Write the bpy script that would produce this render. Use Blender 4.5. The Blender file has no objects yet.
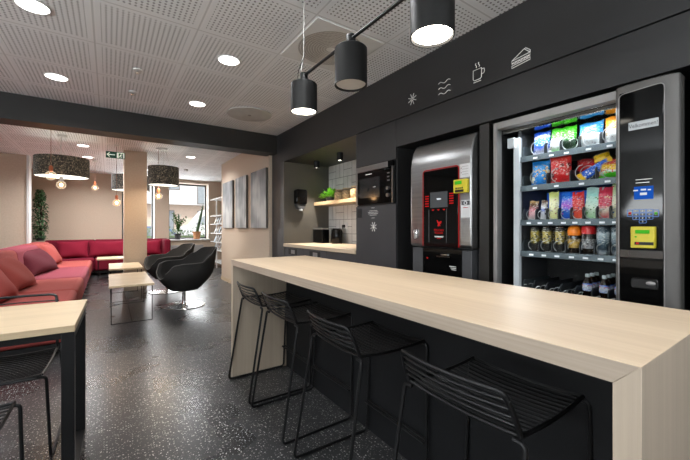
import bpy, bmesh, math, random
from mathutils import Vector, Matrix
PI = math.pi
R = math.radians
rng = random.Random(7)
sc = bpy.context.scene
C = sc.collection

# ------------------------------------------------------------------ camera
cd = bpy.data.cameras.new('camera'); cam = bpy.data.objects.new('camera', cd); C.objects.link(cam)
YAW = math.atan(236.27/343.65)
cam.location = (0, 0, 1.2); cam.rotation_euler = (PI/2, 0, -YAW)
cd.sensor_width = 36; cd.lens = 36*343.65/690; cd.shift_y = -2.8/690; cd.clip_start = .02; cd.clip_end = 300
sc.camera = cam
SY, CY = math.sin(YAW), math.cos(YAW)
def yon(px, x):      # y of the sight line px on the plane x = const (survey of the photograph)
    d = 417.05*x/(px-108.73)
    return (d-SY*x)/CY
def zon(px, py, x):
    d = 417.05*x/(px-108.73)
    return 1.2+(227.2-py)/343.65*d

# ------------------------------------------------------------------ materials
def nt_new(name):
    m = bpy.data.materials.new(name); m.use_nodes = True
    nt = m.node_tree; nt.nodes.clear()
    out = nt.nodes.new('ShaderNodeOutputMaterial')
    return m, nt, out
def N(nt, typ, **kw):
    n = nt.nodes.new(typ)
    for k, v in kw.items():
        if k in n.inputs: n.inputs[k].default_value = v
        else: setattr(n, k, v)
    return n
def MA(nt, op, a, b=None, c=None):
    n = nt.nodes.new('ShaderNodeMath'); n.operation = op
    for i, v in enumerate((a, b, c)):
        if v is None: continue
        if isinstance(v, (int, float)): n.inputs[i].default_value = v
        else: nt.links.new(v, n.inputs[i])
    return n.outputs[0]
def ramp(nt, fac, stops, interp='LINEAR'):
    r = nt.nodes.new('ShaderNodeValToRGB'); e = r.color_ramp.elements
    r.color_ramp.interpolation = interp
    while len(e) > 1: e.remove(e[-1])
    e[0].position = stops[0][0]; e[0].color = (*stops[0][1], 1)
    for p, c in stops[1:]:
        k = e.new(p); k.color = (*c, 1)
    nt.links.new(fac, r.inputs[0])
    return r.outputs[0]
def mixc(nt, f, a, b):
    n = nt.nodes.new('ShaderNodeMix'); n.data_type = 'RGBA'
    for sock, v in ((n.inputs[0], f), (n.inputs[6], a), (n.inputs[7], b)):
        if isinstance(v, (int, float)): sock.default_value = v
        elif isinstance(v, tuple): sock.default_value = (*v, 1)
        else: nt.links.new(v, sock)
    return n.outputs[2]
def coords(nt, world=False):
    if world: return nt.nodes.new('ShaderNodeNewGeometry').outputs['Position']
    return nt.nodes.new('ShaderNodeTexCoord').outputs['Object']
def scaled(nt, v, s, loc=(0, 0, 0)):
    m = N(nt, 'ShaderNodeMapping'); m.inputs['Scale'].default_value = s; m.inputs['Location'].default_value = loc
    nt.links.new(v, m.inputs['Vector']); return m.outputs[0]
def lin(c):          # 0-255 sRGB to linear
    return tuple(((v/255)/12.92 if v/255 <= .04045 else ((v/255+.055)/1.055)**2.4) for v in c)
def pm(name, col, rough=.5, metal=0, var=.08, scale=8, stretch=(1, 1, 1), bump=0, world=False, coat=0, emit=0, ecol=None, spec=.5, sheen=0):
    m, nt, out = nt_new(name)
    b = N(nt, 'ShaderNodeBsdfPrincipled'); nt.links.new(b.outputs[0], out.inputs[0])
    b.inputs['Roughness'].default_value = rough; b.inputs['Metallic'].default_value = metal
    b.inputs['Coat Weight'].default_value = coat; b.inputs['Specular IOR Level'].default_value = spec
    if sheen: b.inputs['Sheen Weight'].default_value = sheen
    v = scaled(nt, coords(nt, world), tuple(scale*s for s in stretch))
    n = N(nt, 'ShaderNodeTexNoise', Scale=1.0, Detail=4.0); nt.links.new(v, n.inputs['Vector'])
    f = n.outputs[0]
    lo = tuple(max(0, c*(1-var)) for c in col); hi = tuple(min(1, c*(1+var)) for c in col)
    c = ramp(nt, f, [(.3, lo), (.7, hi)]); nt.links.new(c, b.inputs['Base Color'])
    if bump:
        bp = N(nt, 'ShaderNodeBump', Strength=bump, Distance=.01); nt.links.new(f, bp.inputs['Height']); nt.links.new(bp.outputs[0], b.inputs['Normal'])
    if emit:
        b.inputs['Emission Color'].default_value = (*(ecol or col), 1); b.inputs['Emission Strength'].default_value = emit
    return m
def glass(name, tint=(1, 1, 1), refl=.5, rough=.0, glow=0):
    m, nt, out = nt_new(name)
    t = N(nt, 'ShaderNodeBsdfTransparent'); t.inputs[0].default_value = (*tint, 1)
    g = N(nt, 'ShaderNodeBsdfGlossy'); g.inputs['Roughness'].default_value = rough
    fr = N(nt, 'ShaderNodeLayerWeight', Blend=.12)
    no = N(nt, 'ShaderNodeTexNoise', Scale=3.0)
    k = MA(nt, 'MULTIPLY', fr.outputs['Fresnel'], refl); k = MA(nt, 'MULTIPLY', k, MA(nt, 'MULTIPLY_ADD', no.outputs[0], .05, .97))
    mx = N(nt, 'ShaderNodeMixShader'); nt.links.new(k, mx.inputs[0]); nt.links.new(t.outputs[0], mx.inputs[1]); nt.links.new(g.outputs[0], mx.inputs[2])
    if glow:
        e = N(nt, 'ShaderNodeEmission', Strength=glow); e.inputs[0].default_value = (*tint, 1); ad = N(nt, 'ShaderNodeAddShader')
        nt.links.new(mx.outputs[0], ad.inputs[0]); nt.links.new(e.outputs[0], ad.inputs[1]); mx = ad
    nt.links.new(mx.outputs[0], out.inputs[0]); return m
def emis(name, col, s):
    m, nt, out = nt_new(name)
    e = N(nt, 'ShaderNodeEmission', Strength=s)
    n = N(nt, 'ShaderNodeTexNoise', Scale=2.0)
    c = ramp(nt, n.outputs[0], [(0, tuple(v*.97 for v in col)), (1, col)]); nt.links.new(c, e.inputs[0]); nt.links.new(e.outputs[0], out.inputs[0]); return m
def wood(name, c1, c2, axis=1, rough=.42, world=True, fine=1.0):
    m, nt, out = nt_new(name)
    b = N(nt, 'ShaderNodeBsdfPrincipled', Roughness=rough); nt.links.new(b.outputs[0], out.inputs[0])
    s = [70*fine]*3; s[axis] = 1.6
    v = scaled(nt, coords(nt, world), tuple(s))
    n = N(nt, 'ShaderNodeTexNoise', Scale=1.0, Detail=5.0, Roughness=.6); nt.links.new(v, n.inputs['Vector'])
    s2 = [9]*3; s2[axis] = .5
    v2 = scaled(nt, coords(nt, world), tuple(s2))
    n2 = N(nt, 'ShaderNodeTexNoise', Scale=1.0, Detail=2.0); nt.links.new(v2, n2.inputs['Vector'])
    f = MA(nt, 'MULTIPLY_ADD', n2.outputs[0], .5, MA(nt, 'MULTIPLY', n.outputs[0], .5))
    c = ramp(nt, f, [(.36, c1), (.62, c2)]); nt.links.new(c, b.inputs['Base Color'])
    return m

M = {}
def floor_mat():
    m, nt, out = nt_new('speckled_floor')
    b = N(nt, 'ShaderNodeBsdfPrincipled', Roughness=.3); nt.links.new(b.outputs[0], out.inputs[0]); b.inputs['Specular IOR Level'].default_value = .36
    P = coords(nt, True)
    n = N(nt, 'ShaderNodeTexNoise', Scale=90.0, Detail=2.0); nt.links.new(P, n.inputs['Vector'])
    off = N(nt, 'ShaderNodeVectorMath', operation='MULTIPLY_ADD'); nt.links.new(n.outputs['Color'], off.inputs[0]); off.inputs[1].default_value = (.012, .012, 0); nt.links.new(P, off.inputs[2])
    col = None
    base = N(nt, 'ShaderNodeTexNoise', Scale=1.3, Detail=3.0); nt.links.new(P, base.inputs['Vector'])
    col = ramp(nt, base.outputs[0], [(.3, (.0175, .018, .0195)), (.7, (.023, .0235, .025))])
    for s, th, pick, bright in ((75, .25, .80, .5), (120, .27, .80, .28), (42, .14, .76, .55)):
        v = N(nt, 'ShaderNodeTexVoronoi', Scale=float(s)); v.voronoi_dimensions = '2D'; nt.links.new(off.outputs[0], v.inputs['Vector'])
        sep = N(nt, 'ShaderNodeSeparateColor'); nt.links.new(v.outputs['Color'], sep.inputs[0])
        a = MA(nt, 'MULTIPLY', MA(nt, 'LESS_THAN', v.outputs['Distance'], th), MA(nt, 'GREATER_THAN', sep.outputs[0], pick))
        a = MA(nt, 'MULTIPLY', a, MA(nt, 'MULTIPLY_ADD', sep.outputs[1], .7, .25))
        col = mixc(nt, a, col, (bright, bright*.98, bright*.93))
    nt.links.new(col, b.inputs['Base Color'])
    r = MA(nt, 'MULTIPLY_ADD', base.outputs[0], .10, .23); nt.links.new(r, b.inputs['Roughness'])
    return m
TX0, TXW, TY0, TYW = -.09, .63, 2.04, .65
def ceil_mat():
    m, nt, out = nt_new('perforated_ceiling')
    b = N(nt, 'ShaderNodeBsdfPrincipled', Roughness=.8); nt.links.new(b.outputs[0], out.inputs[0])
    s = N(nt, 'ShaderNodeSeparateXYZ'); nt.links.new(coords(nt, True), s.inputs[0])
    def tile(o, o0, w): return MA(nt, 'MULTIPLY', MA(nt, 'FRACT', MA(nt, 'DIVIDE', MA(nt, 'SUBTRACT', o, o0-20*w), w)), w)
    u, v = tile(s.outputs[0], TX0, TXW), tile(s.outputs[1], TY0, TYW)
    du, dv = MA(nt, 'ABSOLUTE', MA(nt, 'SUBTRACT', u, TXW/2)), MA(nt, 'ABSOLUTE', MA(nt, 'SUBTRACT', v, TYW/2))
    seam = MA(nt, 'MAXIMUM', MA(nt, 'GREATER_THAN', du, TXW/2-.006), MA(nt, 'GREATER_THAN', dv, TYW/2-.006))
    rim = MA(nt, 'MAXIMUM', MA(nt, 'GREATER_THAN', du, TXW/2-.016), MA(nt, 'GREATER_THAN', dv, TYW/2-.016))
    ins = MA(nt, 'MULTIPLY', MA(nt, 'LESS_THAN', du, .272), MA(nt, 'LESS_THAN', dv, .282))
    hs = .032
    a = MA(nt, 'SUBTRACT', MA(nt, 'FRACT', MA(nt, 'DIVIDE', MA(nt, 'ADD', u, .005), hs)), .5)
    c = MA(nt, 'SUBTRACT', MA(nt, 'FRACT', MA(nt, 'DIVIDE', MA(nt, 'ADD', v, .003), hs)), .5)
    d = MA(nt, 'SQRT', MA(nt, 'ADD', MA(nt, 'MULTIPLY', a, a), MA(nt, 'MULTIPLY', c, c)))
    hole = MA(nt, 'MULTIPLY', MA(nt, 'LESS_THAN', d, .23), ins)
    n = N(nt, 'ShaderNodeTexNoise', Scale=.7); nt.links.new(coords(nt, True), n.inputs['Vector'])
    col = ramp(nt, n.outputs[0], [(.3, (.80, .81, .82)), (.7, (.83, .84, .85))])
    col = mixc(nt, MA(nt, 'MULTIPLY', rim, .5), col, (.87, .87, .87))
    col = mixc(nt, MA(nt, 'MULTIPLY', seam, .6), col, (.45, .45, .45))
    col = mixc(nt, hole, col, (.20, .20, .20))
    nt.links.new(col, b.inputs['Base Color'])
    return m
def bag_mat(name, stops, blob=None, bscale=30, bth=.4, blob2=None, rough=.32):
    """printed foil: bands over the height of the pack with blobs of print"""
    m, nt, out = nt_new(name)
    b = N(nt, 'ShaderNodeBsdfPrincipled', Roughness=rough); nt.links.new(b.outputs[0], out.inputs[0])
    co = coords(nt); s = N(nt, 'ShaderNodeSeparateXYZ'); nt.links.new(co, s.inputs[0])
    n = N(nt, 'ShaderNodeTexNoise', Scale=25.0); nt.links.new(co, n.inputs['Vector'])
    f = MA(nt, 'ADD', MA(nt, 'MULTIPLY', s.outputs[2], 5.0), MA(nt, 'MULTIPLY_ADD', n.outputs[0], .24, -.12))
    col = ramp(nt, f, stops)
    if blob:
        v = N(nt, 'ShaderNodeTexVoronoi', Scale=float(bscale)); nt.links.new(co, v.inputs['Vector'])
        inner = MA(nt, 'MULTIPLY', MA(nt, 'GREATER_THAN', f, .08), MA(nt, 'LESS_THAN', f, .62))
        col = mixc(nt, MA(nt, 'MULTIPLY', MA(nt, 'LESS_THAN', v.outputs['Distance'], bth), inner), col, blob)
        if blob2:
            v2 = N(nt, 'ShaderNodeTexVoronoi', Scale=bscale*1.7); nt.links.new(co, v2.inputs['Vector'])
            col = mixc(nt, MA(nt, 'MULTIPLY', MA(nt, 'LESS_THAN', v2.outputs['Distance'], bth*.8), inner), col, blob2)
    pr = N(nt, 'ShaderNodeTexNoise', Scale=1.0, Detail=2.0); nt.links.new(scaled(nt, co, (60, 90, 170)), pr.inputs['Vector'])
    k = MA(nt, 'MULTIPLY', MA(nt, 'GREATER_THAN', pr.outputs[0], .60), MA(nt, 'MULTIPLY', MA(nt, 'GREATER_THAN', f, .22), MA(nt, 'LESS_THAN', f, .72)))
    col = mixc(nt, MA(nt, 'MULTIPLY', k, .6), col, (.78, .78, .74))
    dk_ = MA(nt, 'MULTIPLY', MA(nt, 'LESS_THAN', pr.outputs[0], .38), MA(nt, 'LESS_THAN', f, .5))
    col = mixc(nt, MA(nt, 'MULTIPLY', dk_, .55), col, (.03, .025, .02))
    nt.links.new(col, b.inputs['Base Color'])
    bp = N(nt, 'ShaderNodeBump', Strength=.5, Distance=.004); nt.links.new(n.outputs[0], bp.inputs['Height']); nt.links.new(bp.outputs[0], b.inputs['Normal'])
    return m
def art_mat(name, seed):
    m, nt, out = nt_new(name)
    b = N(nt, 'ShaderNodeBsdfPrincipled', Roughness=.55); nt.links.new(b.outputs[0], out.inputs[0])
    v = scaled(nt, coords(nt), (1, 1, 1), (seed, seed*2, 0))
    rot = N(nt, 'ShaderNodeMapping'); rot.inputs['Rotation'].default_value = (R(35+seed*20), 0, 0); rot.inputs['Scale'].default_value = (1, 7, .8); nt.links.new(v, rot.inputs['Vector'])
    n = N(nt, 'ShaderNodeTexNoise', Scale=1.2, Detail=4.0, Distortion=.6); nt.links.new(rot.outputs[0], n.inputs['Vector'])
    n2 = N(nt, 'ShaderNodeTexNoise', Scale=1.7, Detail=2.0); nt.links.new(v, n2.inputs['Vector'])
    f = MA(nt, 'MULTIPLY_ADD', n2.outputs[0], .8, MA(nt, 'MULTIPLY', n.outputs[0], .4))
    c = ramp(nt, f, [(.42, (.05, .055, .06)), (.52, (.12, .125, .13)), (.60, (.2, .205, .205)), (.70, (.38, .38, .37))])
    nt.links.new(c, b.inputs['Base Color']); return m
def shade_mat():
    m, nt, out = nt_new('woven_shade')
    b = N(nt, 'ShaderNodeBsdfPrincipled', Roughness=.9); nt.links.new(b.outputs[0], out.inputs[0])
    co = coords(nt)
    n = N(nt, 'ShaderNodeTexNoise', Scale=95.0, Detail=3.0); nt.links.new(scaled(nt, co, (1, 1, .35)), n.inputs['Vector'])
    n2 = N(nt, 'ShaderNodeTexNoise', Scale=95.0, Detail=3.0); nt.links.new(scaled(nt, co, (.35, .35, 1.2)), n2.inputs['Vector'])
    f = MA(nt, 'MULTIPLY_ADD', n.outputs[0], .5, MA(nt, 'MULTIPLY', n2.outputs[0], .5))
    c = ramp(nt, f, [(.42, (.022, .021, .02)), (.53, (.045, .043, .04)), (.64, (.14, .13, .11))]); nt.links.new(c, b.inputs['Base Color'])
    ce = ramp(nt, f, [(.5, (0, 0, 0)), (.64, (.7, .55, .35))]); nt.links.new(ce, b.inputs['Emission Color']); b.inputs['Emission Strength'].default_value = .25
    return m
def tile_mat():
    m, nt, out = nt_new('herringbone_tile')
    b = N(nt, 'ShaderNodeBsdfPrincipled', Roughness=.35); nt.links.new(b.outputs[0], out.inputs[0])
    s = N(nt, 'ShaderNodeSeparateXYZ'); nt.links.new(coords(nt, True), s.inputs[0])
    cb = N(nt, 'ShaderNodeCombineXYZ'); nt.links.new(s.outputs[1], cb.inputs[0]); nt.links.new(s.outputs[2], cb.inputs[1])
    # basket of upright and lying tiles
    g = .22
    ch = N(nt, 'ShaderNodeTexChecker', Scale=1/g); nt.links.new(cb.outputs[0], ch.inputs['Vector'])
    def frac(o, w): return MA(nt, 'ABSOLUTE', MA(nt, 'SUBTRACT', MA(nt, 'FRACT', MA(nt, 'DIVIDE', MA(nt, 'ADD', o, 20*g), w)), .5))
    y2, y1, z2, z1 = frac(s.outputs[1], g/2), frac(s.outputs[1], g), frac(s.outputs[2], g/2), frac(s.outputs[2], g)
    jA = MA(nt, 'MAXIMUM', MA(nt, 'GREATER_THAN', y2, .47), MA(nt, 'GREATER_THAN', z1, .485))
    jB = MA(nt, 'MAXIMUM', MA(nt, 'GREATER_THAN', z2, .47), MA(nt, 'GREATER_THAN', y1, .485))
    j = MA(nt, 'ADD', MA(nt, 'MULTIPLY', jA, ch.outputs['Fac']), MA(nt, 'MULTIPLY', jB, MA(nt, 'SUBTRACT', 1.0, ch.outputs['Fac'])))
    n = N(nt, 'ShaderNodeTexNoise', Scale=6.0); nt.links.new(coords(nt, True), n.inputs['Vector'])
    base = ramp(nt, n.outputs[0], [(.3, (.55, .54, .52)), (.7, (.68, .67, .65))])
    nt.links.new(mixc(nt, j, base, (.12, .12, .12)), b.inputs['Base Color']); return m

M['floor'] = floor_mat(); M['ceil'] = ceil_mat()
M['wall'] = pm('beige_wall', (.50, .405, .315), .85, var=.05, scale=40, bump=.06, world=True)
M['wallw'] = pm('pale_trim', (.55, .50, .44), .7, var=.03, world=True)
M['white'] = pm('white_paint', (.7, .7, .69), .5, var=.02)
M['panel'] = pm('charcoal_panel', (.018, .018, .0185), .5, var=.1, scale=3, world=True)
M['panel2'] = pm('charcoal_panel_lit', (.030, .031, .034), .5, var=.1, scale=3, world=True)  # lighter copy of the charcoal panel; light on the pilaster put into the colour
M['beam'] = pm('dark_beam', (.013, .012, .011), .6, var=.08, scale=3, world=True)
M['taupe'] = pm('taupe_wall', (.075, .07, .06), .6, var=.05, scale=4, world=True)
M['black'] = pm('black_metal', (.005, .005, .0055), .42, var=.1, scale=10, spec=.32)
M['blackm'] = pm('matt_black', (.008, .008, .008), .5, var=.1, scale=10, spec=.3)
M['gap'] = pm('deep_shadow_black', (.004, .004, .004), .7, var=.1)
M['gloss'] = pm('black_glass', (.003, .003, .003), .06, var=.1, spec=.2)
M['steel'] = pm('brushed_steel', (.35, .355, .36), .3, 1, var=.12, scale=3, stretch=(1, 1, 60))
M['steelh'] = pm('brushed_steel_flat', (.42, .42, .42), .28, 1, var=.1, scale=3, stretch=(1, .3, 60))
M['chrome'] = pm('chrome', (.75, .75, .75), .06, 1, var=.02)
M['grey'] = pm('grey_machine', (.11, .105, .10), .45, .3, var=.06)
M['greyl'] = pm('grey_frame', (.27, .26, .255), .4, .5, var=.06)
M['greyd'] = pm('dark_grey', (.05, .052, .056), .5, var=.06)
M['top'] = wood('birch_top', (.47, .362, .252), (.55, .436, .31), axis=1, rough=.48)
M['topx'] = wood('birch_end_shaded', (.37, .305, .235), (.44, .365, .285), axis=2)  # same birch as the top, darkened: shade on the ends is in the colour
M['edge'] = wood('birch_edge_shaded', (.30, .245, .19), (.40, .33, .26), axis=1, fine=2)  # birch of the front fascia, its shade put into a darker colour
M['tablew'] = wood('birch_table', (.42, .32, .20), (.51, .395, .255), axis=0)
M['shelfw'] = wood('oak_shelf', (.50, .36, .20), (.65, .48, .29), axis=1)
M['tile'] = tile_mat()
M['lens'] = emis('downlight_lens', (1, .97, .93), 9)
M['spot_on'] = emis('spot_lens_lit', (1, .93, .80), 14)
M['spot_off'] = pm('spot_lens_off', (.5, .49, .47), .4, emit=.08)
M['bulb'] = emis('filament', (1, .72, .40), 16)
M['shade'] = shade_mat()
M['shade_in'] = emis('shade_diffuser', (1, .93, .80), 2.6)
M['glass'] = glass('clear_glass', (1, 1, 1), .5)
M['vglass'] = glass('machine_glass', (.96, .97, .97), .55)
M['bulbglass'] = glass('bulb_glass', (1, .88, .70), .9, glow=.22)
M['socket'] = pm('copper_socket', (.42, .12, .05), .4, .4)
M['cordred'] = pm('brown_cord', (.22, .10, .07), .7)
M['cord'] = pm('pale_cord', (.55, .54, .52), .6)
M['leaf'] = pm('green_leaf', (.06, .15, .03), .5, var=.5, scale=12)
M['leafd'] = pm('dark_leaf', (.03, .085, .025), .5, var=.5, scale=14)
M['leafb'] = pm('bright_leaf', (.16, .38, .04), .5, var=.4, scale=30)
M['hedge'] = pm('hedge_leaf', (.16, .24, .12), .7, var=.5, scale=6)
M['terra'] = pm('terracotta', (.50, .24, .11), .8)
M['soil'] = pm('soil', (.03, .02, .012), .9)
M['coral'] = pm('coral_fabric', (0.31, 0.062, 0.054), .85, var=.10, scale=120, bump=.1, spec=.15)
M['mauve'] = pm('mauve_fabric', (0.23, 0.04, 0.06), .85, var=.10, scale=120, bump=.1, spec=.15)
M['crimson'] = pm('crimson_fabric', (0.15, 0.008, 0.022), .85, var=.12, scale=120, bump=.1, spec=.15)
M['maroon'] = pm('maroon_fabric', (0.085, 0.006, 0.015), .85, var=.12, scale=120, bump=.1, spec=.15)
M['wine'] = pm('wine_fabric', (.21, .010, .028), .85, var=.12, scale=120, bump=.1, spec=.15)
M['charf'] = pm('charcoal_fabric', (.027, .026, .025), .95, var=.2, scale=150, bump=.12, spec=.2)
M['charp'] = pm('charcoal_piping', (.09, .087, .083), .9, var=.1, scale=80)
M['line'] = pm('white_line', (.75, .75, .72), .5, var=.03, emit=.15)
M['led'] = emis('cool_led', (.86, .95, 1.0), 20)
M['ledstrip'] = pm('lit_strip', (.45, .47, .49), .4, emit=.15, ecol=(.85, .93, 1))
M['redglow'] = emis('red_glow', (1, .06, .06), .30)
M['redtext'] = emis('red_print', (.9, .03, .03), .55)
M['screen'] = emis('blue_screen', (.015, .12, .62), .75)
M['screenk'] = emis('key_blue', (.25, .45, 1.0), .55)
M['coolw'] = emis('lit_white_print', (.9, .95, 1), .8)
M['yellow'] = pm('yellow_plastic', (.50, .42, .02), .45, emit=.06)
M['lcd'] = emis('green_lcd', (.12, .8, .05), .55)
M['paper'] = pm('white_paper', (.55, .56, .57), .6, var=.03)
M['label'] = pm('silver_label', (.42, .45, .47), .4, var=.05, emit=.05)
M['dark_text'] = pm('dark_print', (.02, .02, .02), .6)
M['tag'] = pm('price_tag', (.75, .77, .8), .5, emit=.15)
M['tray'] = pm('shelf_steel', (.10, .125, .14), .35, .5, var=.08)
M['wire'] = pm('spiral_wire', (.5, .52, .53), .3, .4)
M['divider'] = pm('divider_plastic', (.018, .022, .027), .4)
M['mirror'] = pm('mirror_steel', (.42, .42, .41), .05, 1, var=.02)
M['exitg'] = pm('exit_green', (.005, .06, .035), .4, emit=.15)
M['exitw'] = pm('exit_white', (.75, .85, .72), .4, emit=.5)
M['shelfwhite'] = pm('white_shelf', (.72, .72, .71), .5)
M['rad'] = pm('radiator_grey', (.34, .33, .32), .5)

# ------------------------------------------------------------------ mesh helpers
LOC = {}
def B(): return bmesh.new()
def box(bm, x0, x1, y0, y1, z0, z1):
    vs = [bm.verts.new((x, y, z)) for z in (z0, z1) for y in (y0, y1) for x in (x0, x1)]
    for f in ((0, 2, 3, 1), (4, 5, 7, 6), (0, 1, 5, 4), (2, 6, 7, 3), (0, 4, 6, 2), (1, 3, 7, 5)): bm.faces.new([vs[i] for i in f])
    return bm
def prism(bm, pts, axis, a0, a1):
    """polygon pts swept along axis; pts are the two other coordinates in x, y, z order"""
    def V(p, a):
        p = list(p); p.insert(axis, a); return bm.verts.new(p)
    A = [V(p, a0) for p in pts]; Bv = [V(p, a1) for p in pts]; n = len(pts)
    bm.faces.new(A); bm.faces.new(Bv[::-1])
    for i in range(n): bm.faces.new((A[i], Bv[i], Bv[(i+1) % n], A[(i+1) % n]))
    return bm
def ring_faces(bm, rings, closed_u=True, cap=True):
    n = len(rings[0])
    for a, b in zip(rings, rings[1:]):
        for i in range(n if closed_u else n-1):
            j = (i+1) % n
            bm.faces.new((a[i], a[j], b[j], b[i]))
    if cap:
        bm.faces.new(rings[0][::-1]); bm.faces.new(rings[-1])
def tube(bm, pts, r, n=8, closed=False):
    pts = [Vector(p) for p in pts]; k = len(pts)
    rr = r if isinstance(r, (list, tuple)) else [r]*k
    tang = []
    for i in range(k):
        a = pts[i-1] if (i > 0 or closed) else pts[i]; b = pts[(i+1) % k] if (i < k-1 or closed) else pts[i]
        t = (b-a); tang.append(t.normalized() if t.length > 1e-9 else Vector((0, 0, 1)))
    up = Vector((0, 0, 1)) if abs(tang[0].z) < .9 else Vector((1, 0, 0))
    u = tang[0].cross(up).normalized(); rings = []
    for i in range(k):
        u = (u-tang[i]*u.dot(tang[i])).normalized(); w = tang[i].cross(u)
        rings.append([bm.verts.new(pts[i]+(u*math.cos(2*PI*q/n)+w*math.sin(2*PI*q/n))*rr[i]) for q in range(n)])
    if closed: ring_faces(bm, rings+[rings[0]], cap=False)
    else: ring_faces(bm, rings)
    return bm
def fillet(pts, rad, n=4, closed=False):
    pts = [Vector(p) for p in pts]; out = []; k = len(pts)
    for i in range(k):
        if not closed and i in (0, k-1): out.append(pts[i]); continue
        p, a, b = pts[i], pts[i-1], pts[(i+1) % k]
        da, db = (a-p), (b-p); r = min(rad, da.length*.48, db.length*.48)
        s, e = p+da.normalized()*r, p+db.normalized()*r
        for q in range(n+1):
            t = q/n; out.append(s*(1-t)**2+p*2*t*(1-t)+e*t*t)
    return out
def lathe(bm, prof, c=(0, 0, 0), n=20, sx=1, sy=1, cap=True):
    rings = []
    for r, z in prof:
        rings.append([bm.verts.new((c[0]+sx*max(r, 1e-4)*math.cos(2*PI*q/n), c[1]+sy*max(r, 1e-4)*math.sin(2*PI*q/n), c[2]+z)) for q in range(n)])
    ring_faces(bm, rings, cap=cap); return bm
def ell(bm, c, rx, ry, rz, n=16, m=10):
    prof = [(math.sin(PI*i/m), -math.cos(PI*i/m)) for i in range(m+1)]
    rings = [[bm.verts.new((c[0]+rx*max(r, .01)*math.cos(2*PI*q/n), c[1]+ry*max(r, .01)*math.sin(2*PI*q/n), c[2]+rz*z)) for q in range(n)] for r, z in prof]
    ring_faces(bm, rings); return bm
def cylx(bm, x0, x1, y, z, r, n=20, r1=None):
    return tube(bm, [(x0, y, z), (x1, y, z)], [r, r if r1 is None else r1], n)
def obj(name, bm, mat, parent=None, local=False, smooth=40, bevel=0, bseg=2, kind=None):
    bmesh.ops.recalc_face_normals(bm, faces=bm.faces)
    if parent is not None and not local:
        bmesh.ops.translate(bm, verts=bm.verts, vec=-Vector(LOC.get(parent.name, (0, 0, 0))))
    me = bpy.data.meshes.new(name); bm.to_mesh(me); bm.free()
    if smooth:
        for p in me.polygons: p.use_smooth = True
        me.set_sharp_from_angle(angle=R(smooth))
    me.materials.append(mat)
    o = bpy.data.objects.new(name, me); C.objects.link(o)
    if parent is not None:
        o.parent = parent; LOC[o.name] = (0, 0, 0) if local else LOC.get(parent.name, (0, 0, 0))
    if bevel:
        b = o.modifiers.new('soft_edge', 'BEVEL'); b.width = bevel; b.segments = bseg; b.limit_method = 'ANGLE'; b.angle_limit = R(35); b.harden_normals = False
    if kind: o['kind'] = kind
    return o
def tag(o, label, cat, group=None):
    o['label'] = label; o['category'] = cat
    if group: o['group'] = group
    return o
def thing(name, label, cat, loc=(0, 0, 0), rz=0, group=None):
    o = bpy.data.objects.new(name, None); C.objects.link(o); o.empty_display_size = .1
    o.location = loc; o.rotation_euler = (0, 0, rz); LOC[o.name] = tuple(loc)
    return tag(o, label, cat, group)
def single(name, label, cat, bm, mat, loc=None, group=None, **kw):
    """a thing that is one mesh, its origin at its base"""
    if loc is not None: bmesh.ops.translate(bm, verts=bm.verts, vec=-Vector(loc))
    o = obj(name, bm, mat, **kw)
    if loc is not None: o.location = loc; LOC[o.name] = tuple(loc)
    return tag(o, label, cat, group)
def struct(name, bm, mat, **kw): return obj(name, bm, mat, kind='structure', **kw)
def dup(root, loc, rz, label, group=None):
    def cp(o, parent):
        c = o.copy(); C.objects.link(c); c.parent = parent
        for ch in list(o.children): cp(ch, c)
        return c
    r = cp(root, None); r.location = loc; r.rotation_euler = (0, 0, rz); r['label'] = label
    if group: r['group'] = group
    return r
def text(bm, s, size, o, ux, uy, depth=.001, align='CENTER', stretch=1.0):
    """letters added to bm at origin o, along ux, upright along uy"""
    cu = bpy.data.curves.new('lettering', 'FONT'); cu.body = s; cu.size = size; cu.align_x = align; cu.align_y = 'CENTER'; cu.resolution_u = 2
    ob = bpy.data.objects.new('lettering', cu); C.objects.link(ob)
    dg = bpy.context.evaluated_depsgraph_get(); dg.update()
    me = bpy.data.meshes.new_from_object(ob.evaluated_get(dg))
    ux, uy = Vector(ux), Vector(uy); uz = ux.cross(uy); o = Vector(o)
    vs = [bm.verts.new(o+ux*v.co.x*stretch+uy*v.co.y+uz*(v.co.z+depth)) for v in me.vertices]
    for p in me.polygons:
        try: bm.faces.new([vs[i] for i in p.vertices])
        except ValueError: pass
    bpy.data.objects.remove(ob); bpy.data.curves.remove(cu); bpy.data.meshes.remove(me)
    return bm
def leaf(bm, p, d, L, W, up=Vector((0, 0, 1)), fold=.25):
    d = Vector(d).normalized(); p = Vector(p)
    s = d.cross(up)
    if s.length < .01: s = Vector((1, 0, 0))
    s.normalize(); nrm = s.cross(d)
    a = bm.verts.new(p); t = bm.verts.new(p+d*L-nrm*L*.1); m = bm.verts.new(p+d*L*.5+nrm*W*.05)
    l = bm.verts.new(p+d*L*.45+s*W*.5+nrm*W*fold); r = bm.verts.new(p+d*L*.45-s*W*.5+nrm*W*fold)
    bm.faces.new((a, l, m)); bm.faces.new((l, t, m)); bm.faces.new((a, m, r)); bm.faces.new((m, t, r))
def rdir(zmin=-1, zmax=1):
    z = rng.uniform(zmin, zmax); a = rng.uniform(0, 2*PI); s = math.sqrt(max(0, 1-z*z)); return Vector((s*math.cos(a), s*math.sin(a), z))

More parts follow.
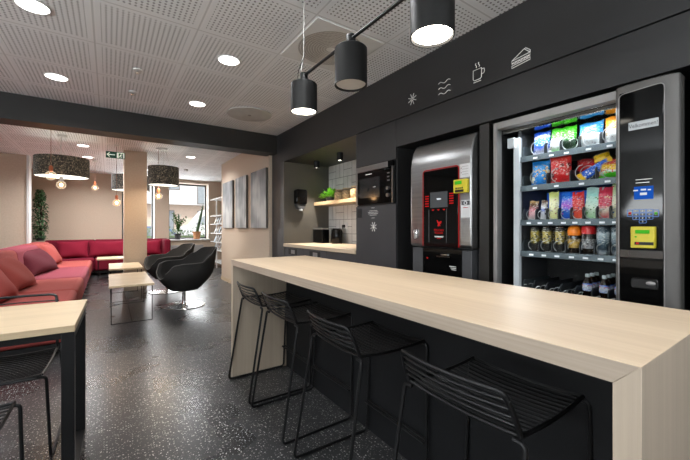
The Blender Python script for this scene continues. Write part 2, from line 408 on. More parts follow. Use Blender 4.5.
# ------------------------------------------------------------------ setting
H = 2.65
struct('floor', box(B(), -4.2, 3.4, -2.7, 11.6, -.1, 0), M['floor'])
struct('ceiling', box(B(), -4.2, 3.4, -2.7, 11.6, H, H+.1), M['ceil'])
struct('wall_left', box(B(), -4.2, -4.0, -2.7, 11.6, 0, H), M['white'])
struct('wall_rear', box(B(), -4.2, 3.4, -2.7, -2.5, 0, H), M['white'])
bm = B()
for x0, x1, z0, z1 in ((-4.0, .3, 0, H), (.3, 1.10, 0, .83), (1.10, 1.479, 0, H), (1.479, 2.61, 0, .83), (2.61, 3.2, 0, H), (.3, 1.10, 2.55, H), (1.479, 2.61, 2.55, H)):
    box(bm, x0, x1, 11.4, 11.8, z0, z1)
struct('wall_far', bm, M['wall'])
struct('wall_far_right', box(B(), 3.0, 3.2, 8.17, 11.4, 0, H), M['wall'])
struct('wall_picture', box(B(), 2.15, 3.2, 5.30, 8.17, 0, H), M['wall'])
struct('baseboard_picture', box(B(), 2.136, 2.15, 5.31, 8.17, 0, .075), M['tablew'])
struct('trim_1', box(B(), 2.60, 2.612, 11.39, 11.74, .83, 2.55), M['wallw'])
struct('trim_3', box(B(), 1.092, 1.103, 11.39, 11.74, .83, 2.55), M['white'])
bm = B(); box(bm, -4.0, -1.87, 9.32, 9.5, 0, H); box(bm, -1.86, -1.36, 9.32, 9.5, 0, H)
struct('wall_panel', bm, M['wall'])
struct('trim_2', box(B(), -1.36, -1.32, 9.30, 9.56, 0, H), M['white'], bevel=.004)
struct('column', box(B(), .235, .61, 7.65, 8.02, 0, H), M['wall'], bevel=.006)
struct('ceiling_beam', box(B(), -4.0, 2.2, 5.10, 5.40, 2.367, H), M['beam'])
# windows in the far wall
for n, (x0, x1) in enumerate(((.3, 1.10), (1.479, 2.61))):
    bm = B()
    for a in ((x0, x0+.05, .83, 2.55), (x1-.05, x1, .83, 2.55), (x0, x1, .83, .88), (x0, x1, 2.5, 2.55)): box(bm, a[0], a[1], 11.72, 11.78, a[2], a[3])
    w = struct('window_%d' % (n+1), bm, M['greyd'])
    bm = B(); box(bm, x0+.04, x1-.04, 11.745, 11.755, .87, 2.51); obj('pane', bm, M['glass'], w)
    bm = B(); box(bm, x0-.03, x1+.03, 11.34, 11.72, .80, .835); obj('sill', bm, M['white'], w)
# service wall: bulkhead, recess lining, pilaster, niche
struct('wall_service', box(B(), 3.06, 3.2, -2.5, 5.3, 0, H), M['gap'])
bm = B(); box(bm, 2.2, 3.06, -2.5, 5.0, 2.205, H)
struct('wall_bulkhead', bm, M['panel'])
struct('wall_lower_bulkhead', box(B(), 2.2, 3.06, -2.5, 2.36, 1.945, 2.195), M['panel'])
struct('wall_pilaster', box(B(), 2.2, 3.06, 4.86, 5.30, 0, 2.204), M['panel2'])
struct('wall_pilaster_top', box(B(), 2.2, 3.06, 5.0, 5.30, 2.204, H), M['panel2'])
struct('wall_near_panel', box(B(), 2.2, 3.06, -2.5, .375, 0, 1.945), M['panel'])
struct('wall_niche_end', box(B(), 2.2, 3.06, 4.84, 4.86, .0, 2.204), M['taupe'])
struct('wall_niche_back', box(B(), 3.0, 3.06, 2.99, 4.84, 0, 2.204), M['tile'])
struct('ceiling_niche', box(B(), 2.2, 3.0, 2.99, 4.84, 2.198, 2.21), M['panel'])

# ------------------------------------------------------------------ bar counter
t = thing('bar_counter', 'long pale birch bar counter with thick waterfall ends and dark back panel', 'bar counter', (1.145, 1.5, 0))
obj('worktop', prism(B(), [(.212, .942), (2.79, .942), (2.745, .897), (.257, .897)], 0, .81, 1.48), M['top'], t, bevel=.001)
obj('front_edge', prism(B(), [(.214, .9405), (2.788, .9405), (2.745, .8975), (.257, .8975)], 0, .8088, .81), M['edge'], t)
for ya, yb in ((.212, .257), (2.79, 2.745)): obj('end_panel', prism(B(), [(ya, 0), (yb, 0), (yb, .897), (ya, .942)], 0, .81, 1.48), M['topx'], t, bevel=.001)
obj('back_panel', box(B(), 1.27, 1.29, .257, 2.745, .0, .897), pm('bar_back_black', (.0055, .006, .007), .6, spec=.3), t)

# ------------------------------------------------------------------ wire stools and chairs
def make_seat(name, label, cat, sh, bh, group, depth=.38, splay=.06, w=.215, foot=True, rods=5):
    t = thing(name, label, cat, (0, 0, 0), 0, group)
    xr, xf = -depth*.43, depth*.57
    for s in (-1, 1):
        pts = [(xr-.005, s*(w-.03), sh-.014), (xr-.005, s*(w+.004), sh-.014), (xr-.005-splay*1.7, s*(w+.021), .009), (xf-.02, s*(w+.021), .009), (xf, s*(w+.006), sh-.014), (xf, s*(w-.03), sh-.014)]
        obj('sled_frame', tube(B(), fillet(pts, .03, 5), .0075, 8), M['black'], t, local=True)
    for x in (xf,): obj('seat_bar', tube(B(), [(x, -w+.03, sh-.014), (x, w-.03, sh-.014)], .0075, 8), M['black'], t, local=True)
    bm = B(); nr = 16
    rail = [(xr+(xf-xr)*k/8, 0, sh-.012*math.sin(PI*k/8)) for k in range(9)]
    for s in (-1, 1): tube(bm, [(p[0], s*(w-.012), p[2]) for p in rail], .0065, 8)
    for k in range(nr):
        f = k/(nr-1); x = xr+(xf-xr)*f; z = sh-.012*math.sin(PI*f)
        tube(bm, [(x, (w-.012)*q/4, z-.012*(1-(q/4)**2)) for q in range(-4, 5)], .0034 if 0 < k < nr-1 else .006, 6)
    obj('seat', bm, M['black'], t, local=True)
    bm = B(); hb = bh-sh; lean = .045*hb/.125
    P = lambda yy, f: (xr-lean*f-.035*(1-(yy/w)**2)*min(1, f+.4), yy, sh+hb*f)
    top = [P(-w+.012, .02)]+[P(-w+.014, .5)]+[P(-w+.03+.0*q, .97) for q in (0,)]+[P((w-.05)*q/6, 1) for q in range(-6, 7)]+[P(w-.03, .97), P(w-.014, .5), P(w-.012, .02)]
    tube(bm, fillet(top, .03, 3), .0075, 8)
    for k in range(1, rods): 
        f = 1-k/rods*.95
        tube(bm, [P((w-.016)*q/8, f) for q in range(-8, 9)], .004, 6)
    obj('backrest', bm, M['black'], t, local=True)
    if foot:
        bm = B(); z = .185; f = z/sh; x = xf-.02*(1-f)
        for dx, dz in ((0, 0), (-.018, -.006)): tube(bm, [(x+dx, -(w+.018), z+dz), (x+dx, w+.018, z+dz)], .006, 8)
        obj('footrest', bm, M['black'], t, local=True)
    return t
G = 'black wire bar stools along the bar counter'
st = make_seat('bar_stool', 'black wire bar stool closest to the far end panel of the bar', 'stool', .65, .775, G)
st.location = (1.045, 2.503, 0); st.rotation_euler = (0, 0, R(0))
dup(st, (1.05, 1.985, 0), R(1), 'black wire bar stool, second from the far end panel of the bar')
dup(st, (1.05, 1.365, 0), R(-1.5), 'black wire bar stool, third from the far end panel of the bar')
dup(st, (1.055, .685, 0), 0, 'black wire bar stool closest to the camera, beside the near end of the bar')
G = 'black wire chairs around the dining table'
ch = make_seat('wire_chair', 'black wire chair on the sofa side of the pale table, its back above the tabletop', 'chair', .45, .765, G, depth=.46, foot=False, rods=8)
ch.location = (-.475, 2.585, 0); ch.rotation_euler = (0, 0, R(-92))
dup(ch, (-.545, 1.76, 0), R(88), 'black wire chair at the camera side of the pale table, cut by the frame')

# dining table
t = thing('dining_table', 'pale birch dining table with thick black frame legs beside the sofa', 'table', (-.118, 2.32, 0), R(-1.5))
obj('tabletop', box(B(), -1.62, 0, -.335, .335, .725, .755), M['tablew'], t, bevel=.002, local=True)
for x0, x1 in ((-.05, -.002), (-1.57, -1.52)):
    bm = B(); box(bm, x0, x1, -.33, -.285, 0, .725); box(bm, x0, x1, .21, .255, 0, .725); box(bm, x0, x1, -.285, .21, 0, .015); box(bm, x0, x1, -.285, .21, .69, .725)
    obj('leg_frame', bm, M['black'], t, bevel=.002, local=True)
obj('apron', box(B(), -1.52, -.05, -.30, -.28, .69, .725), M['black'], t, local=True)

# ------------------------------------------------------------------ coffee tables
def coffee(label, x0, x1, y0, y1, h, cross=True):
    t = thing('coffee_table', label, 'table', ((x0+x1)/2, (y0+y1)/2, 0), 0, 'pale coffee tables by the sofa')
    obj('tabletop', box(B(), x0, x1, y0, y1, h-.028, h), M['tablew'], t, bevel=.003)
    for y in (y0+.02, y1-.06):
        obj('leg_frame', tube(B(), [(x0+.025, y, h-.03), (x0+.025, y, .006), (x1-.025, y, .006), (x1-.025, y, h-.03)], .006, 4), M['black'], t)
    obj('floor_rail', tube(B(), [((x0+x1)/2, y0+.02, .006), ((x0+x1)/2, y1-.06, .006)], .005, 4), M['black'], t)
coffee('pale rectangular coffee table on thin black legs, in front of the two dark armchairs', 0, .49, 5.07, 6.44, .478)
coffee('pale coffee table in front of the beige column, slightly taller', 0, .47, 6.56, 7.58, .54)
coffee('small pale coffee table by the crimson rear sofa, behind the column', -.22, .38, 9.25, 9.95, .50)

# ------------------------------------------------------------------ sofa
def sofa_left(label, y0, y1, mat, matb, close=False):
    t = thing('sofa_module', label, 'sofa', (-.8, (y0+y1)/2, 0), 0, 'sofa modules along the left wall')
    obj('seat', box(B(), -1.08, -.32, y0+.004, y1-.004, .12, .43), mat, t, bevel=.06, bseg=5)
    prf = [(-1.42, .10), (-1.02, .10), (-1.02, .40), (-1.09, .84), (-1.13, .875), (-1.36, .875), (-1.40, .84)]
    bm = B(); prism(bm, prf, 1, y0+.004, y1-.004)
    obj('backrest', bm, matb, t, bevel=.03, bseg=4)
    bm = B(); box(bm, -1.3, -.37, y0+.03, y1-.03, .06, .12); obj('plinth', bm, M['black'], t)
    for y in (y0+.15, y1-.15):
        for x in (-.45, -1.25):
            obj('leg', box(B(), x-.02, x+.02, y-.02, y+.02, 0, .07), M['black'], t)
sofa_left('coral sofa module at the deep end of the long run, next to the corner', 8.55, 10.1, M['coral'], M['coral'])
sofa_left('mauve pink sofa module, second from the corner, under the large dark red cushion', 6.75, 8.55, M['mauve'], M['mauve'])
sofa_left('coral sofa module, third from the corner', 5.45, 6.75, M['coral'], M['coral'])
sofa_left('coral red sofa module behind the dining table', 4.1, 5.45, M['coral'], M['coral'])
def sofa_back(label, x0, x1, arm=False, group='crimson sofa modules along the far wall'):
    t = thing('sofa_module', label, 'sofa', ((x0+x1)/2, 10.8, 0), 0, group)
    obj('seat', box(B(), x0+.004, x1-.004-(.14 if arm else 0), 10.45, 11.1, .12, .43), M['crimson'], t, bevel=.05, bseg=4)
    prf = [(11.38, .10), (11.02, .10), (11.02, .40), (11.1, .84), (11.14, .875), (11.33, .875), (11.37, .84)]
    bm = B(); prism(bm, prf, 0, x0+.004, x1-.004); obj('backrest', bm, M['crimson'], t, bevel=.03, bseg=4)
    if arm: obj('armrest', box(B(), x1-.16, x1, 10.5, 11.1, .12, .87), M['crimson'], t, bevel=.05, bseg=4)
    obj('plinth', box(B(), x0+.03, x1-.03, 10.5, 11.3, .06, .12), M['black'], t)
    for x in (x0+.12, x1-.12): obj('leg', box(B(), x-.02, x+.02, 10.52, 10.56, 0, .07), M['black'], t)
sofa_back('crimson corner sofa module in the angle of the two walls', -1.3, -.30)
sofa_back('crimson sofa module against the far wall, behind the small coffee table', -.30, .60)
sofa_back('crimson sofa module under the narrow window, ending in a square armrest', .60, 1.41, True)

def cushion(label, c, w, h, t, rz, tilt, mat, roll=0):
    """pillow with pinched corners, facing local +X"""
    bm = B(); n = 12; S = {}
    for side in (1, -1):
        for i in range(n+1):
            for j in range(n+1):
                u, v = -1+2*i/n, -1+2*j/n
                if side == -1 and (i in (0, n) or j in (0, n)): S[side, i, j] = S[1, i, j]; continue
                th = t*.5*((1-abs(u)**2.6)*(1-abs(v)**2.6))**.5
                k = 1-.09*(1-abs(v)**2)*abs(u)**3; k2 = 1-.09*(1-abs(u)**2)*abs(v)**3
                wob = .008*math.sin(5*u+3*v+c[1]*3)
                S[side, i, j] = bm.verts.new((side*th+wob, u*w/2*k, h/2+v*h/2*k2))
    for side in (1, -1):
        for i in range(n):
            for j in range(n):
                q = [S[side, i, j], S[side, i+1, j], S[side, i+1, j+1], S[side, i, j+1]]
                try: bm.faces.new(q if side == 1 else q[::-1])
                except ValueError: pass
    bmesh.ops.transform(bm, matrix=Matrix.Rotation(R(roll), 4, 'X') @ Matrix.Rotation(R(-tilt), 4, 'Y'), verts=bm.verts)
    o = obj('cushion', bm, mat, smooth=60); o.location = c; o.rotation_euler = (0, 0, R(rz))
    tag(o, label, 'cushion')
cushion('large dark red cushion leaning on the mauve pink sofa module', (-.86, 7.6, .435), 1.35, .48, .22, -9, 36, M['maroon'])
cushion('coral cushion leaning on the deep coral sofa module, beside the dark red one', (-.86, 9.15, .435), .85, .50, .2, -6, 30, M['coral'])
cushion('coral cushion in the middle of the long sofa, before the dark red one', (-.84, 5.72, .435), .82, .50, .2, -8, 36, M['coral'])
cushion('coral cushion at the near end of the long sofa', (-.86, 4.85, .435), .82, .52, .2, -6, 36, M['coral'])
cushion('small dark red square cushion in the corner of the sofa', (-.72, 10.78, .435), .62, .44, .17, -82, 18, M['wine'])
cushion('wide dark red cushion on the far sofa, beside the column', (.02, 10.92, .435), .92, .42, .17, -90, 14, M['wine'])
cushion('crimson cushion beside the square armrest under the narrow window', (.93, 10.92, .435), .60, .42, .17, -90, 14, M['wine'])

# ------------------------------------------------------------------ armchairs
def make_armchair(label):
    t = thing('swivel_armchair', label, 'armchair', (0, 0, 0), 0, 'charcoal swivel armchairs by the coffee tables')
    def rim(a):   # a: angle from the back, 0..pi
        d = math.degrees(abs(a))
        pts = [(0, .875), (28, .865), (52, .77), (75, .665), (110, .662), (130, .64), (147, .54), (163, .45), (180, .425)]
        for (a0, h0), (a1, h1) in zip(pts, pts[1:]):
            if a0 <= d <= a1:
                f = (d-a0)/(a1-a0); f = f*f*(3-2*f); return h0+(h1-h0)*f
        return .42
    n = 64; m = 10
    outer, inner = [], []
    bm = B()
    rimpts = []
    for k in range(m+1):
        ro, ri = [], []
        for q in range(n):
            a = -PI+2*PI*q/n; top = rim(a); f = k/m
            z0 = .25; z = z0+(top-z0)*f
            rr = .20+.20*math.sin(min(1, (z-z0)/.30)*PI/2)
            back = max(0, math.cos(a))
            cx = .40 if False else 1
            lx = 1.06 + .20*back*max(0, (z-.45)/.43) - .10*max(0, -math.cos(a))
            x = -math.cos(a)*rr*lx; y = math.sin(a)*rr*.98
            ro.append(bm.verts.new((x, y, z)))
            if k == m: rimpts.append((x*.965, y*.955, z))
        outer.append(ro)
    # roll over the rim and down the inside
    for k in range(1, 6):
        ri = []
        for q in range(n):
            a = -PI+2*PI*q/n; top = rim(a); x, y, z = outer[m][q].co
            f = k/5; zz = top+(.40-top)*max(0, (k-1)/4)+(.008 if k == 1 else 0)
            thick = .045+.02*f
            l = math.hypot(x, y); s = (l-thick*(1+1.2*max(0, k-1)/4))/l
            bk = max(0, math.cos(a))*.20*max(0, (top-zz)/.43)*.40
            ri.append(bm.verts.new((x*s+bk, y*s, zz)))
        inner.append(ri)
    ring_faces(bm, outer+inner)
    obj('bucket_shell', bm, M['charf'], t, local=True, smooth=70)
    bm = B(); ell(bm, (-.01, 0, .39), .265, .27, .06, 24, 10); obj('seat_cushion', bm, M['charf'], t, local=True, smooth=70)
    obj('piping', tube(B(), [(p[0], p[1], p[2]+.006) for p in rimpts], .006, 6, closed=True), M['charp'], t, local=True)
    bm = B(); lathe(bm, [(.035, .02), (.03, .04), (.026, .05), (.026, .26), (.09, .262), (.09, .275)], n=20); obj('pedestal', bm, M['chrome'], t, local=True)
    bm = B(); lathe(bm, [(.30, 0), (.305, .006), (.30, .012), (.10, .022), (.036, .03)], n=40); obj('base', bm, pm('satin_chrome', (.7, .7, .7), .2, 1, var=.03), t, local=True)
    return t
ar = make_armchair('charcoal bucket armchair on a chrome disc base, nearer the bar')
ar.location = (.95, 5.74, 0); ar.rotation_euler = (0, 0, R(193))
dup(ar, (.90, 7.2, 0), R(195), 'charcoal bucket armchair half hidden behind its twin, towards the windows')

# ------------------------------------------------------------------ pictures, exit sign, plants, shelf
for k, (y0, y1, lab) in enumerate(((7.19, 7.91, 'grey abstract canvas on the beige wall, deepest of the three'), (6.33, 6.97, 'grey abstract canvas, middle of the three on the beige wall'), (5.345, 6.06, 'grey abstract canvas on the beige wall, beside the dark pilaster'))):
    t = thing('wall_picture', lab, 'picture', (2.15, (y0+y1)/2, 1.185), 0, 'grey canvases on the beige wall')
    obj('stretcher', box(B(), 2.115, 2.149, y0, y1, 1.185, 2.175), M['taupe'], t)
    obj('canvas', box(B(), 2.108, 2.115, y0, y1, 1.185, 2.175), art_mat('grey_art', .7+k*1.3), t)
t = thing('exit_sign', 'green illuminated exit sign with arrow and running figure, hanging beside the column', 'sign', (.09, 6.8, 2.34))
obj('plate', box(B(), -.04, .225, 6.8, 6.815, 2.335, 2.44), M['exitg'], t)
bm = B(); z = 2.388; tube(bm, [(-.022, 6.797, z), (.085, 6.797, z)], .007, 6); tube(bm, [(.012, 6.797, z+.034), (-.022, 6.797, z), (.012, 6.797, z-.034)], .007, 6); obj('arrow', bm, M['exitw'], t)
bm = B()
for a in ((.11, .135), (.195, .215)): box(bm, a[0], a[1], 6.796, 6.80, 2.345, 2.43)
box(bm, .135, .195, 6.796, 6.80, 2.42, 2.43)
ell(bm, (.172, 6.796, 2.413), .008, .003, .008, 10, 6); tube(bm, [(.168, 6.796, 2.40), (.160, 6.796, 2.378), (.172, 6.796, 2.362), (.166, 6.796, 2.346)], .005, 6); tube(bm, [(.160, 6.796, 2.378), (.146, 6.796, 2.364), (.138, 6.796, 2.352)], .005, 6); tube(bm, [(.148, 6.796, 2.385), (.164, 6.796, 2.396), (.182, 6.796, 2.386)], .004, 6)
obj('running_figure', bm, M['exitw'], t)
for x in (-.02, .2): obj('hanger', tube(B(), [(x, 6.808, 2.44), (x, 6.808, H)], .003, 6), M['cord'], t)

# hanging ivy on the far left
t = thing('ivy_plant', 'tall dark green ivy trailing down the wall behind the sofa corner', 'plant', (-1.36, 10.95, .876))
bm = B()
for k in range(620):
    z = rng.uniform(.93, 2.12); w = .04+.085*math.sin(min(1, (2.15-z)/.5)*PI/2)*(1 if z > 1.05 else .7)
    d = rdir(-.8, .4); leaf(bm, (-1.36+d.x*w*rng.random()**.4, 10.98+d.y*w*rng.random()**.4, z), (d.x, d.y, -.5+d.z), rng.uniform(.05, .085), rng.uniform(.04, .06))
obj('foliage', bm, M['leafd'], t, smooth=0)
bm = B()
for k in range(5): tube(bm, [(-1.36+rng.uniform(-.05, .05), 11.02+rng.uniform(-.03, .03), .9+q*.3) for q in range(5)], .008, 6)
obj('stem', bm, M['soil'], t)
obj('pot', lathe(B(), [(.07, 0), (.10, .10), (.105, .12), (.09, .12), (.085, .10)], (-1.36, 11.0, .876), 16), M['greyd'], t)

# plants on the sill
t = thing('potted_plant', 'potted plant with arching stems of glossy leaves on the window sill', 'plant', (1.73, 11.50, .835))
obj('pot', lathe(B(), [(.07, 0), (.095, .16), (.10, .17), (.085, .17), (.08, .14)], (1.73, 11.50, .835), 18), M['greyd'], t)
obj('soil', lathe(B(), [(.001, .14), (.082, .145)], (1.73, 11.50, .835), 14), M['soil'], t)
bm, bs = B(), B()
for k in range(11):
    a = rng.uniform(0, 2*PI); L = rng.uniform(.45, .68) if k > 2 else rng.uniform(.66, .74); pts = []
    for q in range(8):
        f = q/7; pts.append(Vector((1.73+math.cos(a)*.28*f*f*(.9 if k > 2 else .6), 11.50+math.sin(a)*.06*f, .98+L*f*(1-.18*f))))
    tube(bs, pts, .006, 5)
    for q in range(2, 8):
        for s in (-1, 1): leaf(bm, pts[q], (math.cos(a)*.5+s*.6, -.2+s*.3, .75), .11, .05)
for k in range(60): d = rdir(0, .7); leaf(bm, (1.73+d.x*.12, 11.50+d.y*.1, 1.0+d.z*.12), d, .09, .05)
obj('foliage', bm, M['leaf'], t, smooth=0); obj('stem', bs, M['leaf'], t)
t = thing('potted_plant', 'tall leaning slender plant in a terracotta pot on the window sill', 'plant', (2.27, 11.50, .835))
obj('pot', lathe(B(), [(.09, 0), (.11, .19), (.125, .19), (.125, .23), (.11, .23), (.105, .2)], (2.27, 11.50, .835), 18), M['terra'], t)
bm = B(); tube(bm, [(2.26, 11.5, 1.02), (2.33, 11.5, 1.3), (2.40, 11.5, 1.6), (2.46, 11.5, 1.9)], [.035, .045, .04, .012], 8); tube(bm, [(2.29, 11.5, 1.02), (2.34, 11.49, 1.3), (2.36, 11.49, 1.5)], [.03, .035, .01], 8)
for k in range(26):
    f = rng.random(); p = (2.28+.16*f, 11.50, 1.08+.75*f); d = rdir(-.2, .8); leaf(bm, p, (d.x, d.y*.3, d.z+.3), .10, .03)
obj('foliage', bm, M['leafd'], t)
t = thing('radiator', 'low grey panel radiator under the wide window', 'radiator', (1.95, 11.3, .1))
obj('casing', box(B(), 1.46, 2.42, 11.26, 11.36, .12, .66), M['rad'], t, bevel=.01)
bm = B()
for k in range(30): box(bm, 1.48+k*.031, 1.49+k*.031, 11.252, 11.26, .16, .62)
obj('fins', bm, M['rad'], t)
for x in (1.55, 2.33): obj('foot', box(B(), x-.02, x+.02, 11.28, 11.34, 0, .12), M['rad'], t)

# white brochure shelf
t = thing('bookshelf', 'open white shelf unit of brochures beside the wide window', 'shelf', (2.8, 10.55, 0))
for y in (9.75, 10.45, 11.15):
    for x in ((2.60, 2.955) if y < 11 else (2.955,)): obj('post', box(B(), x, x+.03, y, y+.03, 0, 2.07), M['shelfwhite'], t)
SHZ = (.18, .53, .77, 1.03, 1.30, 1.55, 2.05)
for z in SHZ: obj('shelf_board', box(B(), 2.60, 2.98, 9.75, 11.18, z-.02, z), M['shelfwhite'], t)
cols = ['white', 'pale blue', 'cream', 'light grey']
cm = [M['paper'], pm('pale_blue_card', (.45, .55, .62), .6), pm('cream_card', (.6, .55, .45), .6), M['rad']]
nm = {.77: 'second wide gap from below', 1.03: 'shelf level with the sill', 1.30: 'shelf above the sill', .53: 'low shelf'}
for z in (.53, .77, 1.03, 1.30):
    for j in range(5):
        y = 9.86+j*.25
        bm = B(); prism(bm, [(2.66, z), (2.665, z), (2.735, z+.19), (2.73, z+.19)], 1, y, y+.12)
        box(bm, 2.66, 2.76, y, y+.12, z, z+.004); prism(bm, [(2.728, z+.185), (2.733, z+.19), (2.76, z+.004), (2.755, z+.004)], 1, y+.05, y+.07)
        q = (j+int(z*100)) % 4
        single('brochure', '%s brochure propped on the %s of the white shelf unit' % (cols[q], nm[z]), 'brochure', bm, cm[q], (2.7, y+.06, z), 'brochures propped in the white shelf unit')
t = thing('potted_plant', 'small bright green plant on the upper shelf of the white shelf unit', 'plant', (2.75, 10.1, 1.55))
obj('pot', lathe(B(), [(.04, 0), (.05, .09), (.045, .09), (.04, .07)], (2.75, 10.1, 1.55), 14), M['white'], t)
bm = B()
for k in range(60): d = rdir(.1, 1); leaf(bm, (2.75+d.x*.03, 10.1+d.y*.03, 1.62), d, rng.uniform(.08, .17), .03)
obj('foliage', bm, M['leafb'], t, smooth=0)

# ------------------------------------------------------------------ lamps over the lounge
def drum(label, c, r, z0, z1, sq=1):
    t = thing('drum_pendant', label, 'lamp', (c[0], c[1], z0))
    n = 48; bm = B(); rings = []
    for rr, z in ((r, z0), (r, z1), (r-.006, z1), (r-.006, z0)): rings.append([bm.verts.new((c[0]+rr*math.cos(2*PI*q/n), c[1]+rr*math.sin(2*PI*q/n), z)) for q in range(n)])
    ring_faces(bm, rings+[rings[0]], cap=False); obj('lamp_shade', bm, M['shade'], t, smooth=30)
    obj('diffuser', lathe(B(), [(.001, 0), (r-.008, .0), (r-.008, .004), (.001, .004)], (c[0], c[1], z0+.012), 48), M['shade_in'], t)
    obj('canopy', lathe(B(), [(.001, -.035), (.06, -.035), (.065, 0), (.001, 0)], (c[0], c[1], H), 20), M['white'], t)
    for k in range(3):
        a = 2*PI*k/3+.4
        obj('cable', tube(B(), [(c[0]+.03*math.cos(a), c[1]+.03*math.sin(a), H-.03), (c[0]+r*.55*math.cos(a), c[1]+r*.55*math.sin(a), z1-.02)], .003, 5), M['cord'], t)
    bm = B()
    for k in range(3):
        a = 2*PI*k/3+.4; tube(bm, [(c[0], c[1], z1-.02), (c[0]+(r-.006)*math.cos(a), c[1]+(r-.006)*math.sin(a), z1-.02)], .004, 5)
    obj('spider', bm, M['black'], t)
drum('wide dark woven drum pendant lamp over the long sofa', (-.60, 6.98), .345, 1.985, 2.285)
drum('smaller dark woven drum pendant lamp between the column and the window', (.83, 7.08), .255, 1.965, 2.30)
drum('dark woven drum pendant lamp hanging behind the beige column', (.39, 8.62), .35, 1.975, 2.29)
def bulb(label, c, z, mat, cap=True, sock=None):
    t = thing('bulb_pendant', label, 'lamp', (c[0], c[1], z), 0, 'bare globe bulbs hanging on cords')
    obj('cord', tube(B(), [(c[0], c[1], z+.13), (c[0], c[1], H)], .0035, 6), mat, t)
    if cap: obj('ceiling_cap', lathe(B(), [(.001, -.025), (.04, -.025), (.045, 0), (.001, 0)], (c[0], c[1], H), 16), M['white'], t)
    obj('socket', lathe(B(), [(.021, 0), (.024, .05), (.02, .075), (.008, .085)], (c[0], c[1], z+.055), 14), sock or M['socket'], t)
    obj('globe', ell(B(), (c[0], c[1], z), .063, .063, .063, 20, 14), M['bulbglass'], t)
    f = ell(B(), (c[0], c[1], z+.0), .022, .022, .028, 10, 8); obj('filament', f, M['bulb'], t)
bulb('globe bulb on a red cord before the wide drum lamp', (-.65, 6.14), 1.905, M['cordred'])
bulb('globe bulb below the middle of the wide drum lamp', (-.615, 6.98), 1.865, M['cord'], False, M['greyl'])
bulb('globe bulb with a copper socket close to the far beige wall, left of the column', (-.246, 9.26), 2.06, M['cordred'])
bulb('globe bulb with a copper socket hanging low beside the column', (.115, 7.28), 1.63, M['cordred'])
bulb('globe bulb with a red socket below the smaller drum lamp', (.755, 7.16), 1.775, M['cordred'])

# ------------------------------------------------------------------ ceiling fittings
DL = [(-.41, 3.01, 'near the sofa side'), (-.415, 4.31, 'close to the dark beam on the sofa side'), (.86, 3.03, 'above the bar'), (.858, 4.31, 'close to the dark beam above the bar'),
      (-.375, 7.66, 'above the sofa beyond the beam'), (-.36, 8.86, 'deepest above the sofa'), (1.395, 7.66, 'beyond the beam on the picture side'), (-1.67, 4.31, ''), (-1.67, 3.01, ''), (.86, 10.0, 'ahead of the narrow window')]
for x, y, lab in DL:
    if not lab: continue
    t = thing('ceiling_downlight', 'round white recessed ceiling light %s' % lab, 'ceiling light', (x, y, H), 0, 'round recessed ceiling lights')
    n = 32; bm = B()
    lathe(bm, [(.084, -.001), (.085, -.006), (.093, -.007), (.098, 0)], (x, y, H), n, cap=False); obj('rim', bm, M['white'], t)
    obj('lens', lathe(B(), [(.001, -.003), (.084, -.003), (.084, -.001), (.001, -.001)], (x, y, H), n), M['lens'], t)
for x, y, lab in ((.22, 3.69, 'farther from the beam'), (.215, 4.32, 'closer to the beam')):
    t = thing('sprinkler', 'small white sprinkler head in the ceiling, %s' % lab, 'sprinkler', (x, y, H))
    obj('plate', lathe(B(), [(.04, 0), (.038, -.008), (.015, -.012), (.001, -.012)], (x, y, H), 18), M['white'], t)
    obj('nozzle', lathe(B(), [(.008, -.012), (.008, -.03), (.018, -.032), (.001, -.034)], (x, y, H), 10), M['chrome'], t)
t = thing('ceiling_vent', 'square white ceiling air vent with rings of fine slots', 'vent', (1.485, 2.365, H))
obj('plate', box(B(), 1.185, 1.785, 2.055, 2.675, H-.008, H), M['white'], t, bevel=.002)
dv = M['greyl']; bm = B()
for k in range(11):
    r = .045+k*.021; nseg = 26+k*14
    for q in range(nseg):
        a = 2*PI*q/nseg
        ca, sa = math.cos(a), math.sin(a); hw = .0032
        p = [(r-.008, -hw), (r+.008, -hw), (r+.008, hw), (r-.008, hw)]
        bm.faces.new([bm.verts.new((1.485+u*ca-v*sa, 2.365+u*sa+v*ca, H-.0088)) for u, v in p])
obj('slots', bm, dv, t)
t = thing('ceiling_vent', 'round pale grey ceiling disc vent beside the dark beam', 'vent', (1.485, 4.32, H))
obj('disc', lathe(B(), [(.28, -.002), (.275, -.012), (.02, -.018), (.001, -.018)], (1.485, 4.32, H), 48), pm('pale_grey_disc', (.48, .48, .48), .6), t)
obj('hub', lathe(B(), [(.022, -.016), (.018, -.024), (.001, -.024)], (1.485, 4.32, H), 16), M['greyl'], t)
t = thing('smoke_detector', 'small round white smoke detector on the ceiling beyond the beam', 'detector', (1.6, 9.4, H))
obj('body', lathe(B(), [(.05, 0), (.05, -.02), (.03, -.04), (.001, -.04)], (1.6, 9.4, H), 20), M['white'], t)
obj('ring', lathe(B(), [(.055, 0), (.055, -.008), (.05, -.008)], (1.6, 9.4, H), 20), M['greyl'], t)

